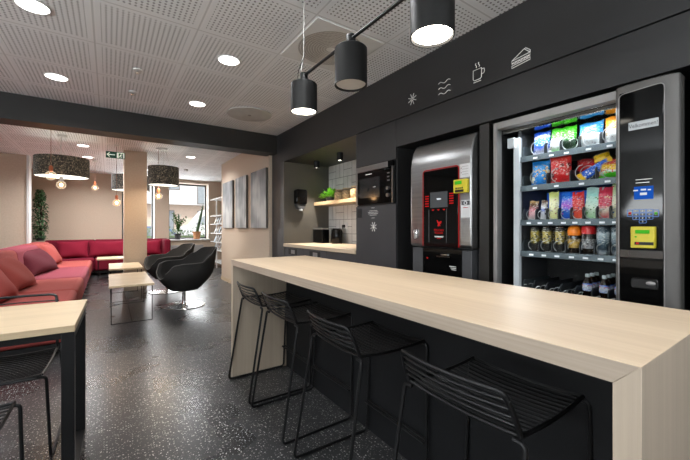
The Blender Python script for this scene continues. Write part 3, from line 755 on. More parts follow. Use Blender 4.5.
# track pendant over the bar
XB = 1.10
t = thing('track_pendant', 'black bar pendant with three cylinder spotlights above the bar counter', 'lamp', (XB, 1.55, 2.24))
obj('bar', tube(B(), [(XB, 2.09, 2.236), (XB, .55, 2.236)], .0095, 10), M['blackm'], t)
for y, zt, zb, lit in ((2.096, 2.180, 1.985, 1), (1.543, 2.185, 1.98, 0), (.965, 2.185, 1.985, 1)):
    r = .090
    hd = obj('spot_head', lathe(B(), [(.001, 0), (r-.006, 0), (r, -.006), (r, zb-zt), (r-.005, zb-zt), (r-.006, zb-zt+.02), (.001, zb-zt+.02)], (XB, y, zt), 40), M['blackm'], t)
    obj('neck', lathe(B(), [(.026, -.001), (.026, .068), (.025, .073), (.001, .073)], (XB, y, zt), 20), M['blackm'], hd, smooth=30)
    obj('lens', lathe(B(), [(.001, 0), (r-.009, 0), (r-.009, .004), (.001, .004)], (XB, y, zb+.010), 40), M['spot_on'] if lit else M['spot_off'], hd)
obj('cable', tube(B(), [(.983, 1.87, H), (XB, 2.10, 2.38), (XB-.005, 2.115, 2.33), (XB-.005, 2.135, 2.26), (XB, 2.12, 2.215)], .003, 6), M['cord'], t)
obj('power_cord', tube(B(), [(XB, 2.10, 2.36), (XB-.02, 2.14, 2.28), (XB-.02, 2.15, 2.22), (XB-.01, 2.13, 2.205)], .003, 6), M['black'], t)

# ------------------------------------------------------------------ line icons on the bulkhead
def icon(label, cat, paths, c, s):
    """paths in units of u (to the viewer's side right) and v (up), on the face x = 2.2"""
    bm = B()
    for p, closed in paths:
        tube(bm, [(2.197, c[0]-u*s, c[1]+v*s) for u, v in p], .0025, 5, closed=closed)
    single('wall_icon', label, cat, bm, M['line'], (2.2, c[0], c[1]), 'white line symbols on the dark bulkhead')
def star(n=8, r0=.15): return [([(r0*math.cos(2*PI*k/n+.39), r0*math.sin(2*PI*k/n+.39)), (math.cos(2*PI*k/n+.39), math.sin(2*PI*k/n+.39))], False) for k in range(n)]
wave = lambda v: [(-1+2*q/16, v+.14*math.sin(q/16*2.0*PI*1.5)) for q in range(17)]
icon('white line snowflake symbol, first on the dark bulkhead', 'symbol', star(), (2.153, 2.325), .05)
icon('three wavy white lines on the dark bulkhead', 'symbol', [(wave(v), False) for v in (-.75, 0, .75)], (1.803, 2.312), .058)
steam = lambda u: [(u+.07*math.sin(q/8*2*PI), .55+.5*q/8) for q in range(9)]
icon('white line coffee mug with steam on the dark bulkhead', 'symbol', [([(-.55, .35), (.45, .35), (.45, -.6), (.3, -.75), (-.4, -.75), (-.55, -.6)], True), ([(.45, .2), (.75, .2), (.8, -.1), (.7, -.3), (.45, -.3)], False), ([(-.5, -.95), (.4, -.95)], False), (steam(-.2), False), (steam(.15), False)], (1.503, 2.318), .068)
icon('white line sandwich symbol on the dark bulkhead, above the vending machine', 'symbol', [([(-1, -.05), (.35, .75), (1, .15)], False), ([(-1, -.05), (1, .15), (1, -.1), (-1, -.3)], True), ([(-1, -.42)]+[(-1+2*q/12, -.42+.2*q/12+(.06 if q % 2 else -.06)) for q in range(1, 13)], False), ([(-1, -.6), (1, -.38), (1, -.6), (-1, -.85)], True), ([(.35, .75), (.55, .78), (1, .4), (1, .15)], False)], (1.188, 2.300), .060)

# ------------------------------------------------------------------ tall cabinet with microwave
X0 = 2.2
t = thing('tall_cabinet', 'tall dark cabinet with white printed snowflake, housing the microwave', 'cabinet', (2.6, 2.675, 0))
bm = B(); box(bm, 2.22, 3.0, 2.363, 2.381, 0, 2.2); box(bm, 2.22, 3.0, 2.972, 2.99, 0, 2.2); box(bm, 2.22, 3.0, 2.381, 2.972, 1.40, 1.42); box(bm, 2.22, 3.0, 2.381, 2.972, 1.83, 1.85); box(bm, 2.97, 3.0, 2.381, 2.972, 0, 2.2)
obj('carcass', bm, M['panel'], t)
obj('upper_door', box(B(), 2.2, 2.22, 2.365, 2.988, 1.835, 2.198), M['panel'], t, bevel=.002)
d = obj('door', box(B(), 2.2, 2.22, 2.365, 2.988, .08, 1.418), M['panel2'], t, bevel=.002)
bm = B(); prism(bm, [(2.195, 1.395), (2.201, 1.395), (2.201, 1.30), (2.195, 1.30)], 1, 2.89, 2.96); obj('handle', bm, M['gap'], d, bevel=.002)
bm = B()
for k, w in enumerate((.05, 0, .13, .16, .15, .11, 0, .05)):
    if w: box(bm, 2.1985, 2.2, 2.70-w/2, 2.70+w/2, 1.395-k*.0145-.0012, 1.395-k*.0145+.0012)
obj('small_print', bm, M['line'], d)
bm = B()
for p, c in star(8, .12): tube(bm, [(2.198, 2.69-u*.05, 1.205+v*.05) for u, v in p], .0025, 5)
obj('snowflake', bm, M['line'], d)
t = thing('microwave_oven', 'built-in microwave oven with steel top trim and black glass door', 'microwave', (2.4, 2.66, 1.42))
obj('body', box(B(), 2.20, 2.6, 2.383, 2.97, 1.42, 1.83), M['blackm'], t)
obj('door', box(B(), 2.185, 2.2, 2.50, 2.968, 1.435, 1.772), M['gloss'], t, bevel=.002)
obj('door_window', box(B(), 2.183, 2.185, 2.58, 2.90, 1.50, 1.70), pm('tinted_window', (.02, .021, .022), .12), t)
obj('top_trim', box(B(), 2.183, 2.2, 2.46, 2.97, 1.775, 1.828), M['steelh'], t, bevel=.002)
obj('display', box(B(), 2.183, 2.2, 2.384, 2.458, 1.775, 1.828), M['gloss'], t)
obj('side_trim', box(B(), 2.182, 2.2, 2.94, 2.97, 1.43, 1.775), M['steelh'], t)
obj('side_trim', box(B(), 2.178, 2.2, 2.384, 2.40, 1.43, 1.775), M['steelh'], t)
cp = obj('control_panel', box(B(), 2.185, 2.2, 2.402, 2.498, 1.435, 1.772), M['gloss'], t)
for z in (1.505, 1.57): obj('dial', cylx(B(), 2.165, 2.186, 2.45, z, .018, 20), M['steelh'], cp)
for z in (1.64, 1.675, 1.71): obj('button', box(B(), 2.181, 2.186, 2.435, 2.465, z, z+.012), M['steelh'], cp)
bm = B(); box(bm, 2.1825, 2.184, 2.70, 2.80, 1.735, 1.742); box(bm, 2.1825, 2.184, 2.64, 2.68, 1.60, 1.605); obj('small_print', bm, M['line'], t)

# ------------------------------------------------------------------ kitchenette niche
t = thing('base_cabinet', 'dark base cabinet under the niche worktop with two recessed pulls', 'cabinet', (2.6, 3.9, 0))
obj('carcass', box(B(), 2.23, 2.97, 2.992, 4.81, .0, .905), M['panel'], t)
for y0, y1, py in ((4.22, 4.838, 4.55), (3.61, 4.215, 3.90), (2.994, 3.605, 0)):
    d = obj('drawer', box(B(), 2.205, 2.23, y0, y1, .08, .90), M['panel2'], t, bevel=.002)
    if py:
        obj('pull_recess', box(B(), 2.2035, 2.206, py-.14, py+.14, .80, .885), M['gap'], d)
        obj('pull', box(B(), 2.2025, 2.2035, py-.07, py+.05, .815, .87), M['greyl'], d, bevel=.001)
single('worktop', 'pale wood worktop inside the dark kitchenette niche', 'worktop', box(B(), 2.19, 3.0, 2.992, 4.838, .908, .952), M['top'], (2.6, 3.9, .908), bevel=.002)
single('wall_shelf', 'thick pale wood shelf on the niche wall holding plant and jars', 'shelf', box(B(), 2.72, 2.999, 2.993, 4.838, 1.545, 1.597), M['shelfw'], (2.86, 3.9, 1.545), bevel=.002)
t = thing('potted_fern', 'bushy bright green fern in a small dark pot on the niche shelf', 'plant', (2.86, 4.58, 1.597))
obj('pot', lathe(B(), [(.05, 0), (.07, .06), (.072, .07), (.06, .07), (.055, .05)], (2.86, 4.58, 1.597), 18), M['greyd'], t)
bm = B()
for k in range(230):
    d = rdir(-.15, 1); r = rng.uniform(.03, .12)
    leaf(bm, (2.86+d.x*r*.9, 4.58+d.y*r*1.7, 1.66+abs(d.z)*r*.9), (d.x, d.y, d.z*.6+.1), rng.uniform(.05, .09), .035)
obj('foliage', bm, M['leafb'], t, smooth=0)
nut = pm('nut_mix', (.48, .33, .17), .7, var=.6, scale=45, bump=.6)
for y, lab, sc_ in ((4.30, 'glass jar of nuts next to the fern', 1.0), (4.10, 'glass jar of nuts in the middle of three on the niche shelf', 1.04), (3.89, 'glass jar of nuts beside the tall cabinet', 1.1)):
    t = thing('snack_jar', lab, 'jar', (2.86, y, 1.597), 0, 'jars of nuts on the niche shelf')
    obj('glass', lathe(B(), [(.001, .002), (.075, .002), (.082, .02), (.082, .12*sc_), (.068, .15*sc_), (.066, .15*sc_)], (2.86, y, 1.597), 24), M['glass'], t)
    obj('contents', lathe(B(), [(.001, .006), (.072, .006), (.078, .022), (.078, .11*sc_), (.06, .135*sc_), (.001, .142*sc_)], (2.86, y, 1.597), 24), nut, t)
    obj('lid', lathe(B(), [(.07, .15*sc_), (.07, .163*sc_), (.001, .168*sc_)], (2.86, y, 1.597), 24), M['shelfw'], t)
t = thing('paper_towel_dispenser', 'black rounded dispenser on the taupe niche end wall', 'dispenser', (2.45, 4.78, 1.47))
bm = B(); prism(bm, [(2.357, 1.56), (2.547, 1.56), (2.547, 1.76), (2.53, 1.785), (2.374, 1.785), (2.357, 1.76)], 1, 4.73, 4.84); obj('housing', bm, M['gloss'], t, bevel=.02, bseg=4)
bm = B(); prism(bm, [(2.37, 1.56), (2.535, 1.56), (2.50, 1.475), (2.40, 1.475)], 1, 4.75, 4.84); obj('tray', bm, M['greyd'], t, bevel=.01)
obj('nozzle', lathe(B(), [(.03, 0), (.03, .05), (.02, .06)], (2.455, 4.78, 1.455), 16), M['label'], t)
t = thing('bread_box', 'low black box with a pale top edge on the niche worktop', 'box', (2.85, 4.69, .952))
obj('body', box(B(), 2.70, 2.97, 4.55, 4.83, .952, 1.165), M['gloss'], t, bevel=.006)
obj('lid', box(B(), 2.695, 2.975, 4.545, 4.832, 1.165, 1.185), M['greyl'], t, bevel=.003)
t = thing('kettle', 'black kettle with a silver edge beside the low black box', 'kettle', (2.84, 4.38, .952))
obj('body', lathe(B(), [(.075, 0), (.085, .02), (.082, .14), (.07, .21), (.055, .23), (.001, .235)], (2.84, 4.35, .952), 24, 1, 1.15), M['gloss'], t)
obj('spout', box(B(), 2.77, 2.80, 4.435, 4.46, .96, 1.18), M['steelh'], t, bevel=.004)
obj('handle', tube(B(), fillet([(2.84, 4.28, 1.16), (2.84, 4.21, 1.15), (2.84, 4.21, 1.0), (2.84, 4.27, .98)], .03, 4), .011, 8), M['gloss'], t)
t = thing('wall_socket', 'white wall socket with black plug on the grey tiles', 'socket', (3.0, 4.33, 1.22))
obj('plate', box(B(), 2.988, 2.999, 4.29, 4.37, 1.17, 1.27), M['white'], t, bevel=.003)
obj('plug', cylx(B(), 2.955, 2.989, 4.36, 1.215, .024, 14), M['black'], t)
obj('cord', tube(B(), [(2.96, 4.36, 1.21), (2.93, 4.37, 1.12), (2.94, 4.36, 1.02), (2.93, 4.33, .965), (2.9, 4.30, .958)], .005, 6), M['black'], t)
for x, y, lab in ((2.60, 4.54, 'black cylinder spotlight in the niche, above the fern'), (2.56, 3.845, 'black cylinder spotlight in the niche, above the jars')):
    t = thing('ceiling_spot', lab, 'spotlight', (x, y, 2.198), 0, 'black spotlights in the niche ceiling')
    obj('housing', lathe(B(), [(.001, 0), (.044, 0), (.044, -.105), (.038, -.105), (.036, -.09), (.001, -.09)], (x, y, 2.198), 24), M['blackm'], t)
    obj('lens', lathe(B(), [(.001, -.094), (.034, -.094), (.034, -.092), (.001, -.092)], (x, y, 2.198), 20), M['spot_on'], t)

# ------------------------------------------------------------------ coffee vending machine
t = thing('coffee_machine', 'steel coffee vending machine with red-lit black front, left of the snack machine', 'coffee machine', (2.5, 1.86, 0))
obj('body', box(B(), 2.235, 2.9, 1.50, 2.10, .05, 1.86), M['greyd'], t)
obj('side_cover', box(B(), 2.20, 2.9, 1.415, 1.49, 0, 1.93), pm('brown_black', (.016, .014, .012), .5), t)
prf = [(2.24, 1.04), (2.135, 1.04), (2.12, 1.06), (2.12, 1.70), (2.128, 1.76), (2.15, 1.83), (2.185, 1.885), (2.24, 1.905)]
bm = B(); prism(bm, prf, 1, yon(471.5, 2.12), yon(410.5, 2.12)); obj('steel_door', bm, M['steel'], t, bevel=.012, bseg=3, smooth=50)
y0c, y1c = yon(458, 2.112), yon(423.5, 2.112)
g = obj('glass_panel', box(B(), 2.112, 2.121, y0c, y1c, 1.045, 1.648), M['gloss'], t, bevel=.003)
obj('red_light', tube(B(), fillet([(2.113, y1c+.006, 1.05), (2.113, y1c+.006, 1.655), (2.113, y0c-.006, 1.655), (2.113, y0c-.006, 1.05)], .03, 4), .004, 6), M['redglow'], g)
def cmy(px): return yon(px, 2.112)
def cmz(px, py): return zon(px, py, 2.112)
bm = B(); box(bm, 2.110, 2.112, cmy(447.5), cmy(430.3), cmz(438, 207.5), cmz(438, 192.0)); obj('display', bm, pm('display_grey', (.05, .055, .06), .3, emit=.08), g)
bm = B(); cy_, cz_ = cmy(438.6), cmz(438.6, 198.3)
lathe(bm, [(.001, -.012), (.012, -.012), (.02, 0), (.001, .001)], (0, 0, 0), 14); bmesh.ops.translate(bm, verts=bm.verts, vec=(2.108, cy_, cz_)); tube(bm, [(2.108, cy_-.018, cz_-.002), (2.108, cy_-.027, cz_-.006), (2.108, cy_-.014, cz_-.011)], .003, 5)
bmesh.ops.scale(bm, vec=(.08, 1, 1), space=Matrix.Translation((-2.109, 0, 0)), verts=bm.verts); obj('cup_symbol', bm, M['coolw'], g)
for pa, pb, base in ((425.2, 428.8, 196.4), (449.4, 453.5, 193.2)):
    bm = B()
    for k in range(5):
        pm_ = (pa+pb)/2; z = cmz(pm_, base+k*2.45); box(bm, 2.1105, 2.112, cmy(pb), cmy(pa), z-.0055, z+.003)
    obj('drink_list', bm, M['redtext'], g)

bm = B()
for px in (433, 438.5, 444): z = cmz(px, 210.2-(px-433)*.06); yy = cmy(px); prism(bm, [(yy-.014, z+.004), (yy+.014, z+.004), (yy, z-.006)], 0, 2.1105, 2.112)
obj('arrow_mark', bm, M['redtext'], g)
# bird emblem and lettering
bm = B(); cy_, cz_ = cmy(439), cmz(439, 223.5)
bird = [(-.9, .75), (-.45, .95), (-.3, .55), (.0, .35), (.75, .7), (1.0, .35), (.55, .25), (.85, -.05), (.35, -.05), (.3, -.45), (.55, -.75), (.05, -.6), (-.35, -.9), (-.45, -.45), (-.25, -.05), (-.55, .25), (-.6, .6)]
prism(bm, [(cy_-u*.028, cz_+v*.028) for u, v in bird], 0, 2.1105, 2.112); obj('bird_emblem', bm, M['redtext'], g)
bm = B(); cz2 = cmz(439, 231.5)
text(bm, 'PELICAN', .024, (2.111, cy_, cz2+.010), (0, -1, 0), (0, 0, 1)); text(bm, 'ROUGE', .024, (2.111, cy_, cz2-.011), (0, -1, 0), (0, 0, 1)); obj('brand_lettering', bm, M['redtext'], g)
bm = B(); z = cmz(439, 236.2); box(bm, 2.1105, 2.112, cy_-.045, cy_+.045, z-.003, z+.001); box(bm, 2.1105, 2.112, cy_-.04, cy_+.04, z-.009, z-.006); obj('small_print', bm, M['line'], g)
bm = B(); box(bm, 2.1105, 2.112, cy_-.02, cy_+.02, z-.02, z-.016); obj('red_print', bm, M['redtext'], g)
bm = B()
for py in (429, 446.5): box(bm, 2.1105, 2.112, cmy(py)-.003, cmy(py)+.003, 1.08, 1.34)
obj('guide_slot', bm, M['greyd'], g)
h = obj('lock', box(B(), 2.106, 2.121, cmy(417), cmy(413.8), cmz(415, 239.4), cmz(415, 229)), M['chrome'], t, bevel=.006, bseg=3)
bm = B(); box(bm, 2.1185, 2.1205, cmy(469.3), cmy(459.2), cmz(464, 177.2), cmz(464, 163.5)); n_ = obj('notice', bm, M['paper'], t)
bm = B()
for k in range(4): z = cmz(464, 166+k*2.6); box(bm, 2.1178, 2.1186, cmy(468)+.002, cmy(461.5), z-.003, z)
for z in (cmz(461, 168), cmz(461, 172.5)): box(bm, 2.1178, 2.1186, cmy(461.3), cmy(460.2), z-.005, z+.003)
obj('small_print', bm, M['redtext'] if False else M['greyl'], n_)
bm = B(); box(bm, 2.09, 2.12, cmy(468.8), cmy(455.2), cmz(462, 193), cmz(462, 179.4)); rd = obj('card_reader', bm, M['yellow'], t, bevel=.004)
bm = B(); box(bm, 2.0885, 2.0905, cmy(463.5), cmy(456.8), cmz(460, 184.6), cmz(460, 181.2)); obj('reader_screen', bm, M['lcd'], rd)
bm = B()
for k in range(4): yy = cmy(457.5)-k*.017; box(bm, 2.0885, 2.0905, yy-.011, yy, cmz(460, 189.2), cmz(460, 187.6))
box(bm, 2.0885, 2.0905, cmy(465.5), cmy(457), cmz(460, 192.3), cmz(460, 190)); obj('reader_keys', bm, M['black'], rd)
bm = B(); box(bm, 2.1185, 2.1205, cmy(470), cmy(460.2), cmz(465, 217.5), cmz(465, 200)); n_ = obj('sticker', bm, M['paper'], t)
bm = B(); box(bm, 2.1178, 2.1186, cmy(469.3), cmy(460.8), cmz(465, 205), cmz(465, 200.8)); obj('sticker_band', bm, M['greyd'], n_)
bm = B(); cy_, cz_ = cmy(465), cmz(465, 203); tube(bm, [(2.117, cy_+.012*math.cos(q*PI/8), cz_+.012*math.sin(q*PI/8)) for q in range(16)], .003, 5, closed=True); obj('payment_symbol', bm, M['paper'], n_)
bm = B(); z = cmz(465, 207.3); box(bm, 2.1178, 2.1186, cmy(467.5), cmy(462.5), z-.003, z); obj('red_print', bm, M['redtext'], n_)
# lower part
obj('lower_door', box(B(), 2.15, 2.235, 1.52, 2.10, .08, 1.03), M['greyd'], t, bevel=.004)
c = obj('cup_bay', box(B(), 2.144, 2.151, 1.60, 1.98, .70, 1.03), M['gloss'], t)
bm = B(); lathe(bm, [(.045, 0), (.045, .01), (.001, .012)], (2.14, 1.74, .985), 18); box(bm, 2.135, 2.15, 1.70, 1.83, .965, .975); obj('drip_grid', bm, M['chrome'], c)
bm = B()
for k in range(3): box(bm, 2.142, 2.144, 1.65, 1.65+.06-.01*k, .90-k*.012, .904-k*.012)
obj('small_print', bm, M['line'], c)
obj('indicator', cylx(B(), 2.14, 2.145, 1.93, .95, .006, 10), M['redtext'], c)

# ------------------------------------------------------------------ snack vending machine
VL, VR = 1.362, .427     # far and near side
t = thing('vending_machine', 'lit glass-fronted snack and drinks vending machine with black control panel', 'vending machine', (2.6, .9, 0))
bm = B()
box(bm, 2.23, 3.02, VL-.02, VL, 0, 1.90); box(bm, 2.23, 3.02, VR, VR+.02, 0, 1.90); box(bm, 3.0, 3.02, VR+.02, VL-.02, 0, 1.90); box(bm, 2.23, 3.0, VR+.02, VL-.02, 1.86, 1.90); box(bm, 2.23, 3.0, VR+.02, VL-.02, 0, .60)
obj('cabinet', bm, M['blackm'], t)
obj('mirror_ceiling', box(B(), 2.23, 3.0, VR+.02, VL-.02, 1.836, 1.86), M['mirror'], t)
bm = B(); box(bm, 2.165, 2.225, VL-.028, VL, .06, 1.908); box(bm, 2.165, 2.225, .66, VL-.028, 1.86, 1.908); box(bm, 2.165, 2.225, .66, VL-.028, .06, .62)
obj('door_frame', bm, M['greyl'], t, bevel=.004)
obj('door_glass', box(B(), 2.185, 2.191, .655, VL-.026, .61, 1.862), M['vglass'], t)
obj('inner_wall', box(B(), 2.66, 2.67, VR+.022, 1.25, .60, 1.85), M['blackm'], t)
obj('light_strip', box(B(), 2.262, 2.292, 1.235, 1.272, .60, 1.80), M['ledstrip'], t)
obj('hinge', box(B(), 2.235, 2.26, 1.255, 1.30, 1.735, 1.80), M['ledstrip'], t)
bm = B(); box(bm, 2.30, 2.66, 1.24, 1.262, .60, 1.85); obj('inner_side', bm, M['greyd'], t)
XS = 2.28
SHELF = [(1.668, [yon(p, 2.31) for p in (538, 554, 569, 591, 612)]+[.62, .53]), (1.473, [yon(p, 2.31) for p in (537.5, 559, 584, 610)]+[.64, .53]), (1.246, [yon(p, 2.31) for p in (531.5, 542.5, 553, 566, 577.5, 590.5, 604.5, 617.5)]+[.62, .53]),
         (1.040, [yon(p, 2.31) for p in (534, 546.5, 559.5, 574, 588, 603, 618)]+[.62, .53]), (.742, [yon(p, 2.36) for p in (532, 545, 558.5, 572.5, 588, 605, 620)]+[.60, .53])]
def helix(bm, y, z, r, x0, x1, turns, wr=.0026):
    n = int(turns*14)
    return tube(bm, [(x0+(x1-x0)*q/n, y+r*math.sin(2*PI*q/14), z+r*math.cos(2*PI*q/14)) for q in range(n+1)], wr, 5)
for zs, ys in SHELF:
    s = obj('shelf', box(B(), XS+.005, 2.66, VR+.024, 1.236, zs-.008, zs), M['tray'], t)
    bm = B(); prism(bm, [(XS+.006, zs+.004), (XS, zs), (XS-.004, zs-.034), (XS+.006, zs-.034)], 1, VR+.024, 1.236); obj('shelf_front', bm, M['tray'], s)
    for y in ys:
        obj('price_tag', box(B(), XS-.0065, XS-.002, y-.013, y+.013, zs-.025, zs-.014), M['tag'], s)
    edges = [1.225]+[(a+b)/2 for a, b in zip(ys, ys[1:])]
    for y in edges:
        hh = .075 if zs > .9 else .105
        bm = B(); prism(bm, [(XS+.012, zs), (XS+.012, zs+hh*.8), (XS+.03, zs+hh), (2.655, zs+hh), (2.655, zs)], 1, y-.003, y+.003); obj('divider', bm, M['divider'] if y < 1.22 else M['tray'], s)
    for k, y in enumerate(ys):
        gap = min([abs(y-q) for q in ys if q != y]); r = min(.045, gap*.44)
        obj('spiral', helix(B(), y, zs+r+.004, r, XS+.012, 2.64, 5.5), M['wire'], s)

# control panel
prf = [(2.26, VR), (2.165, VR), (2.145, VR+.03), (2.14, VR+.09), (2.14, .62), (2.15, .665), (2.165, .672), (2.26, .672)]
bm = B(); prism(bm, prf, 2, .06, 1.915); obj('control_surround', bm, M['grey'], t, bevel=.008, bseg=3)
cp = obj('control_panel', box(B(), 2.132, 2.141, .478, .648, .10, 1.875), M['gloss'], t, bevel=.006)
obj('chrome_edge', tube(B(), fillet([(2.134, .476, .10), (2.134, .476, 1.878), (2.134, .650, 1.868), (2.134, .650, .10)], .025, 4), .0028, 6), M['greyl'], cp)
PX = 2.131
def vy(px): return yon(px, PX)
def vz(px, py): return zon(px, py, PX)
bm = B(); box(bm, PX, PX+.002, vy(658.6), vy(628.5), vz(643.5, 128.3), vz(643.5, 120.1)); lb = obj('welcome_plate', bm, M['label'], cp)
bm = B(); text(bm, 'Velkommen!', .027, (PX-.0002, (vy(658.6)+vy(628.5))/2, vz(643.5, 124.4)), (0, -1, 0), (0, 0, 1), stretch=.80); obj('welcome_lettering', bm, M['dark_text'], lb)
bm = B()
for k, w in enumerate((.048, .04)): z = vz(643, 179+k*3.2); box(bm, PX, PX+.001, vy(635.6)-w*1.3, vy(635.6), z-.003, z)
obj('small_print', bm, M['line'], cp)
bm = B(); box(bm, PX, PX+.002, vy(653.4), vy(634), vz(643.5, 199.2), vz(643.5, 186.3)); dp = obj('display', bm, M['screen'], cp)
bm = B(); yc = vy(643.5)
for dy, z, w, hgt in ((.03, 190, .018, .006), (.0, 189.6, .02, .008), (-.022, 190, .012, .006), (0, 193.8, .026, .012)): zz = vz(643.5, z); box(bm, PX-.001, PX+.0005, yc+dy-w/2, yc+dy+w/2, zz-hgt/2, zz+hgt/2)
obj('display_symbol', bm, M['coolw'], dp)
kp = obj('keypad', box(B(), PX, PX+.002, vy(659), vy(627.5), vz(643, 224), vz(643, 208.3)), M['gloss'], cp)
rows = ['123', '456', '789', ' 0 ']
for r_ in range(4):
    for c_ in range(3):
        px, py = 636.2+c_*6.6, 210.8+r_*3.6
        if r_ == 3 and c_ != 1:
            continue
        y, z = vy(px), vz(px, py-(px-643)*.02); w, hh = .0135, .0068
        obj('key', tube(B(), fillet([(PX-.001, y-w, z-hh), (PX-.001, y+w, z-hh), (PX-.001, y+w, z+hh), (PX-.001, y-w, z+hh)], .004, 2, closed=True), .0012, 4, closed=True), M['screenk'], kp)
bm = B()
for r_ in range(4):
    for c_ in range(3):
        px, py = 636.2+c_*6.6, 210.8+r_*3.6
        if rows[r_][c_] != ' ': text(bm, rows[r_][c_], .012, (PX-.0012, vy(px), vz(px, py-(px-643)*.02)), (0, -1, 0), (0, 0, 1))
obj('digits', bm, M['coolw'], kp)
for px, mt in ((630, M['redtext']), (656, M['lcd'])):
    y, z = vy(px), vz(px, 213.3); w, hh = .010, .016
    obj('key', tube(B(), fillet([(PX-.001, y-w, z-hh), (PX-.001, y+w, z-hh), (PX-.001, y+w, z+hh), (PX-.001, y-w, z+hh)], .004, 2, closed=True), .0014, 4, closed=True), M['screenk'], kp)
    obj('key_symbol', box(B(), PX-.002, PX, y-.0045, y+.0045, z-.005, z+.005), mt, kp)
bm = B(); box(bm, 2.105, PX+.002, vy(656.5), vy(632.2), vz(644, 248), vz(644, 226.6)); rd = obj('card_reader', bm, M['yellow'], cp, bevel=.004)
XR = 2.104
ry = lambda px: yon(px, XR)
rz_ = lambda px, py: zon(px, py, XR)
bm = B(); box(bm, XR-.001, XR+.002, ry(649.5), ry(635.3), rz_(643, 233.6), rz_(643, 230)); obj('reader_screen', bm, M['lcd'], rd)
obj('green_light', cylx(B(), XR-.002, XR+.001, ry(635.8), rz_(636, 236.8), .004, 10), M['lcd'], rd)
bm = B(); box(bm, XR-.001, XR+.002, ry(653.5), ry(634.5), rz_(643, 245), rz_(643, 242)); obj('reader_slot', bm, M['black'], rd)
bm = B(); box(bm, XR-.0015, XR, ry(639), ry(636), rz_(643, 244.4), rz_(643, 242.6)); obj('payment_logo', bm, M['redtext'], rd)
obj('panel_band', box(B(), PX-.001, PX+.002, .480, .646, vz(643, 258), vz(643, 250.5)), pm('brown_band', (.02, .013, .008), .25), cp)
y0, y1, z0, z1 = vy(657.5), vy(631.3), vz(644, 288.6), vz(644, 278.6)
lk = obj('lock_plate', tube(B(), fillet([(PX-.001, y0, z0), (PX-.001, y1, z0), (PX-.001, y1, z1), (PX-.001, y0, z1)], .014, 4, closed=True), .0028, 6, closed=True), M['chrome'], cp)
obj('lock_handle', ell(B(), (PX-.003, vy(651), vz(651, 283.6)), .006, .019, .010, 16, 8), M['greyl'], lk)
obj('lock_recess', box(B(), PX-.0012, PX+.001, y0+.004, y1-.004, z0+.004, z1-.004), M['gap'], lk)

# ------------------------------------------------------------------ goods in the vending machine
def pouch(name, label, cat, y, z, w, h, th, mat, x=2.328, tilt=6, rz=0, roll=0, group=None, crimp=.1):
    """pillow pack standing in its spiral; base at the origin, front towards -X"""
    bm = B(); nu, nv = 10, 12; S = {}
    for side in (-1, 1):
        for i in range(nu+1):
            for j in range(nv+1):
                u, v = -1+2*i/nu, j/nv
                if side == 1 and (i in (0, nu) or j in (0, nv)): S[side, i, j] = S[-1, i, j]; continue
                q = min(1, min(v, 1-v)/.28)
                th_ = th*.5*(1-abs(u)**2.5)**.6*(q*q*(3-2*q))
                if v < .06 or v > .94: th_ = .0012
                k = 1-.05*math.sin(PI*v)
                S[side, i, j] = bm.verts.new((side*th_+.002*math.sin(9*u+7*v), u*w/2*k, v*h+.003*math.sin(4*u)*(1 if j == nv else 0)))
    for side in (-1, 1):
        for i in range(nu):
            for j in range(nv):
                try: bm.faces.new([S[side, i, j], S[side, i+1, j], S[side, i+1, j+1], S[side, i, j+1]])
                except ValueError: pass
    o = obj(name, bm, mat, smooth=50)
    o.location = (x, y, z); o.rotation_euler = (R(roll), R(tilt), R(rz))
    return tag(o, label, cat, group)
L_ = lin
sky = L_((40, 130, 215)); navy = L_((25, 70, 170)); wht = (.75, .77, .78); grn = L_((70, 190, 30)); yel = L_((235, 190, 20)); red = L_((200, 25, 30)); org = L_((240, 140, 30))
z = 1.672
G = 'bagged snacks on the top shelf of the vending machine'
pouch('chip_bag', 'blue chip bag with small white print, first on the top shelf', 'snack bag', 1.125, z, .105, .155, .05, bag_mat('blue_bag', [(0, wht), (.2, navy), (.5, sky), (.58, wht), (.64, navy), (1, navy)], (.7, .75, .8), 45, .28), tilt=8, group=G)
pouch('chip_bag', 'green and white snack bag, second on the top shelf', 'snack bag', 1.035, z, .085, .155, .05, bag_mat('green_bag', [(0, grn), (.15, wht), (.42, wht), (.46, grn), (1, grn)], (.3, .25, .15), 40, .25), tilt=8, roll=4, group=G)
pouch('chip_bag', 'plain bright green snack bag, third on the top shelf', 'snack bag', .965, z, .08, .155, .05, bag_mat('green_bag_plain', [(0, L_((25, 60, 30))), (.3, L_((20, 45, 30))), (.45, grn), (1, grn)]), tilt=6, x=2.34, group=G)
pouch('chip_bag', 'light blue and white snack bag, fourth on the top shelf', 'snack bag', .848, z, .125, .150, .06, bag_mat('lightblue_bag', [(0, wht), (.22, (.6, .7, .75)), (.36, wht), (.42, sky), (.9, L_((60, 160, 220)))], (.5, .4, .25), 22, .3), tilt=10, group=G)
pouch('chip_bag', 'orange and white snack bag beside the control panel on the top shelf', 'snack bag', .725, z, .105, .155, .06, bag_mat('orange_bag', [(0, wht), (.33, wht), (.42, org), (1, L_((235, 165, 30)))], (.6, .4, .2), 25, .26), tilt=8, group=G)
z = 1.477
G = 'bagged sweets on the second shelf of the vending machine'
pouch('candy_bag', 'sky blue candy bag with pale round pictures, first on the second shelf', 'snack bag', 1.13, z, .115, .158, .06, bag_mat('sky_candy', [(0, L_((30, 120, 200))), (.55, L_((40, 150, 225))), (1, L_((25, 110, 200)))], (.8, .8, .65), 32, .42, (.75, .45, .12)), tilt=6, group=G)
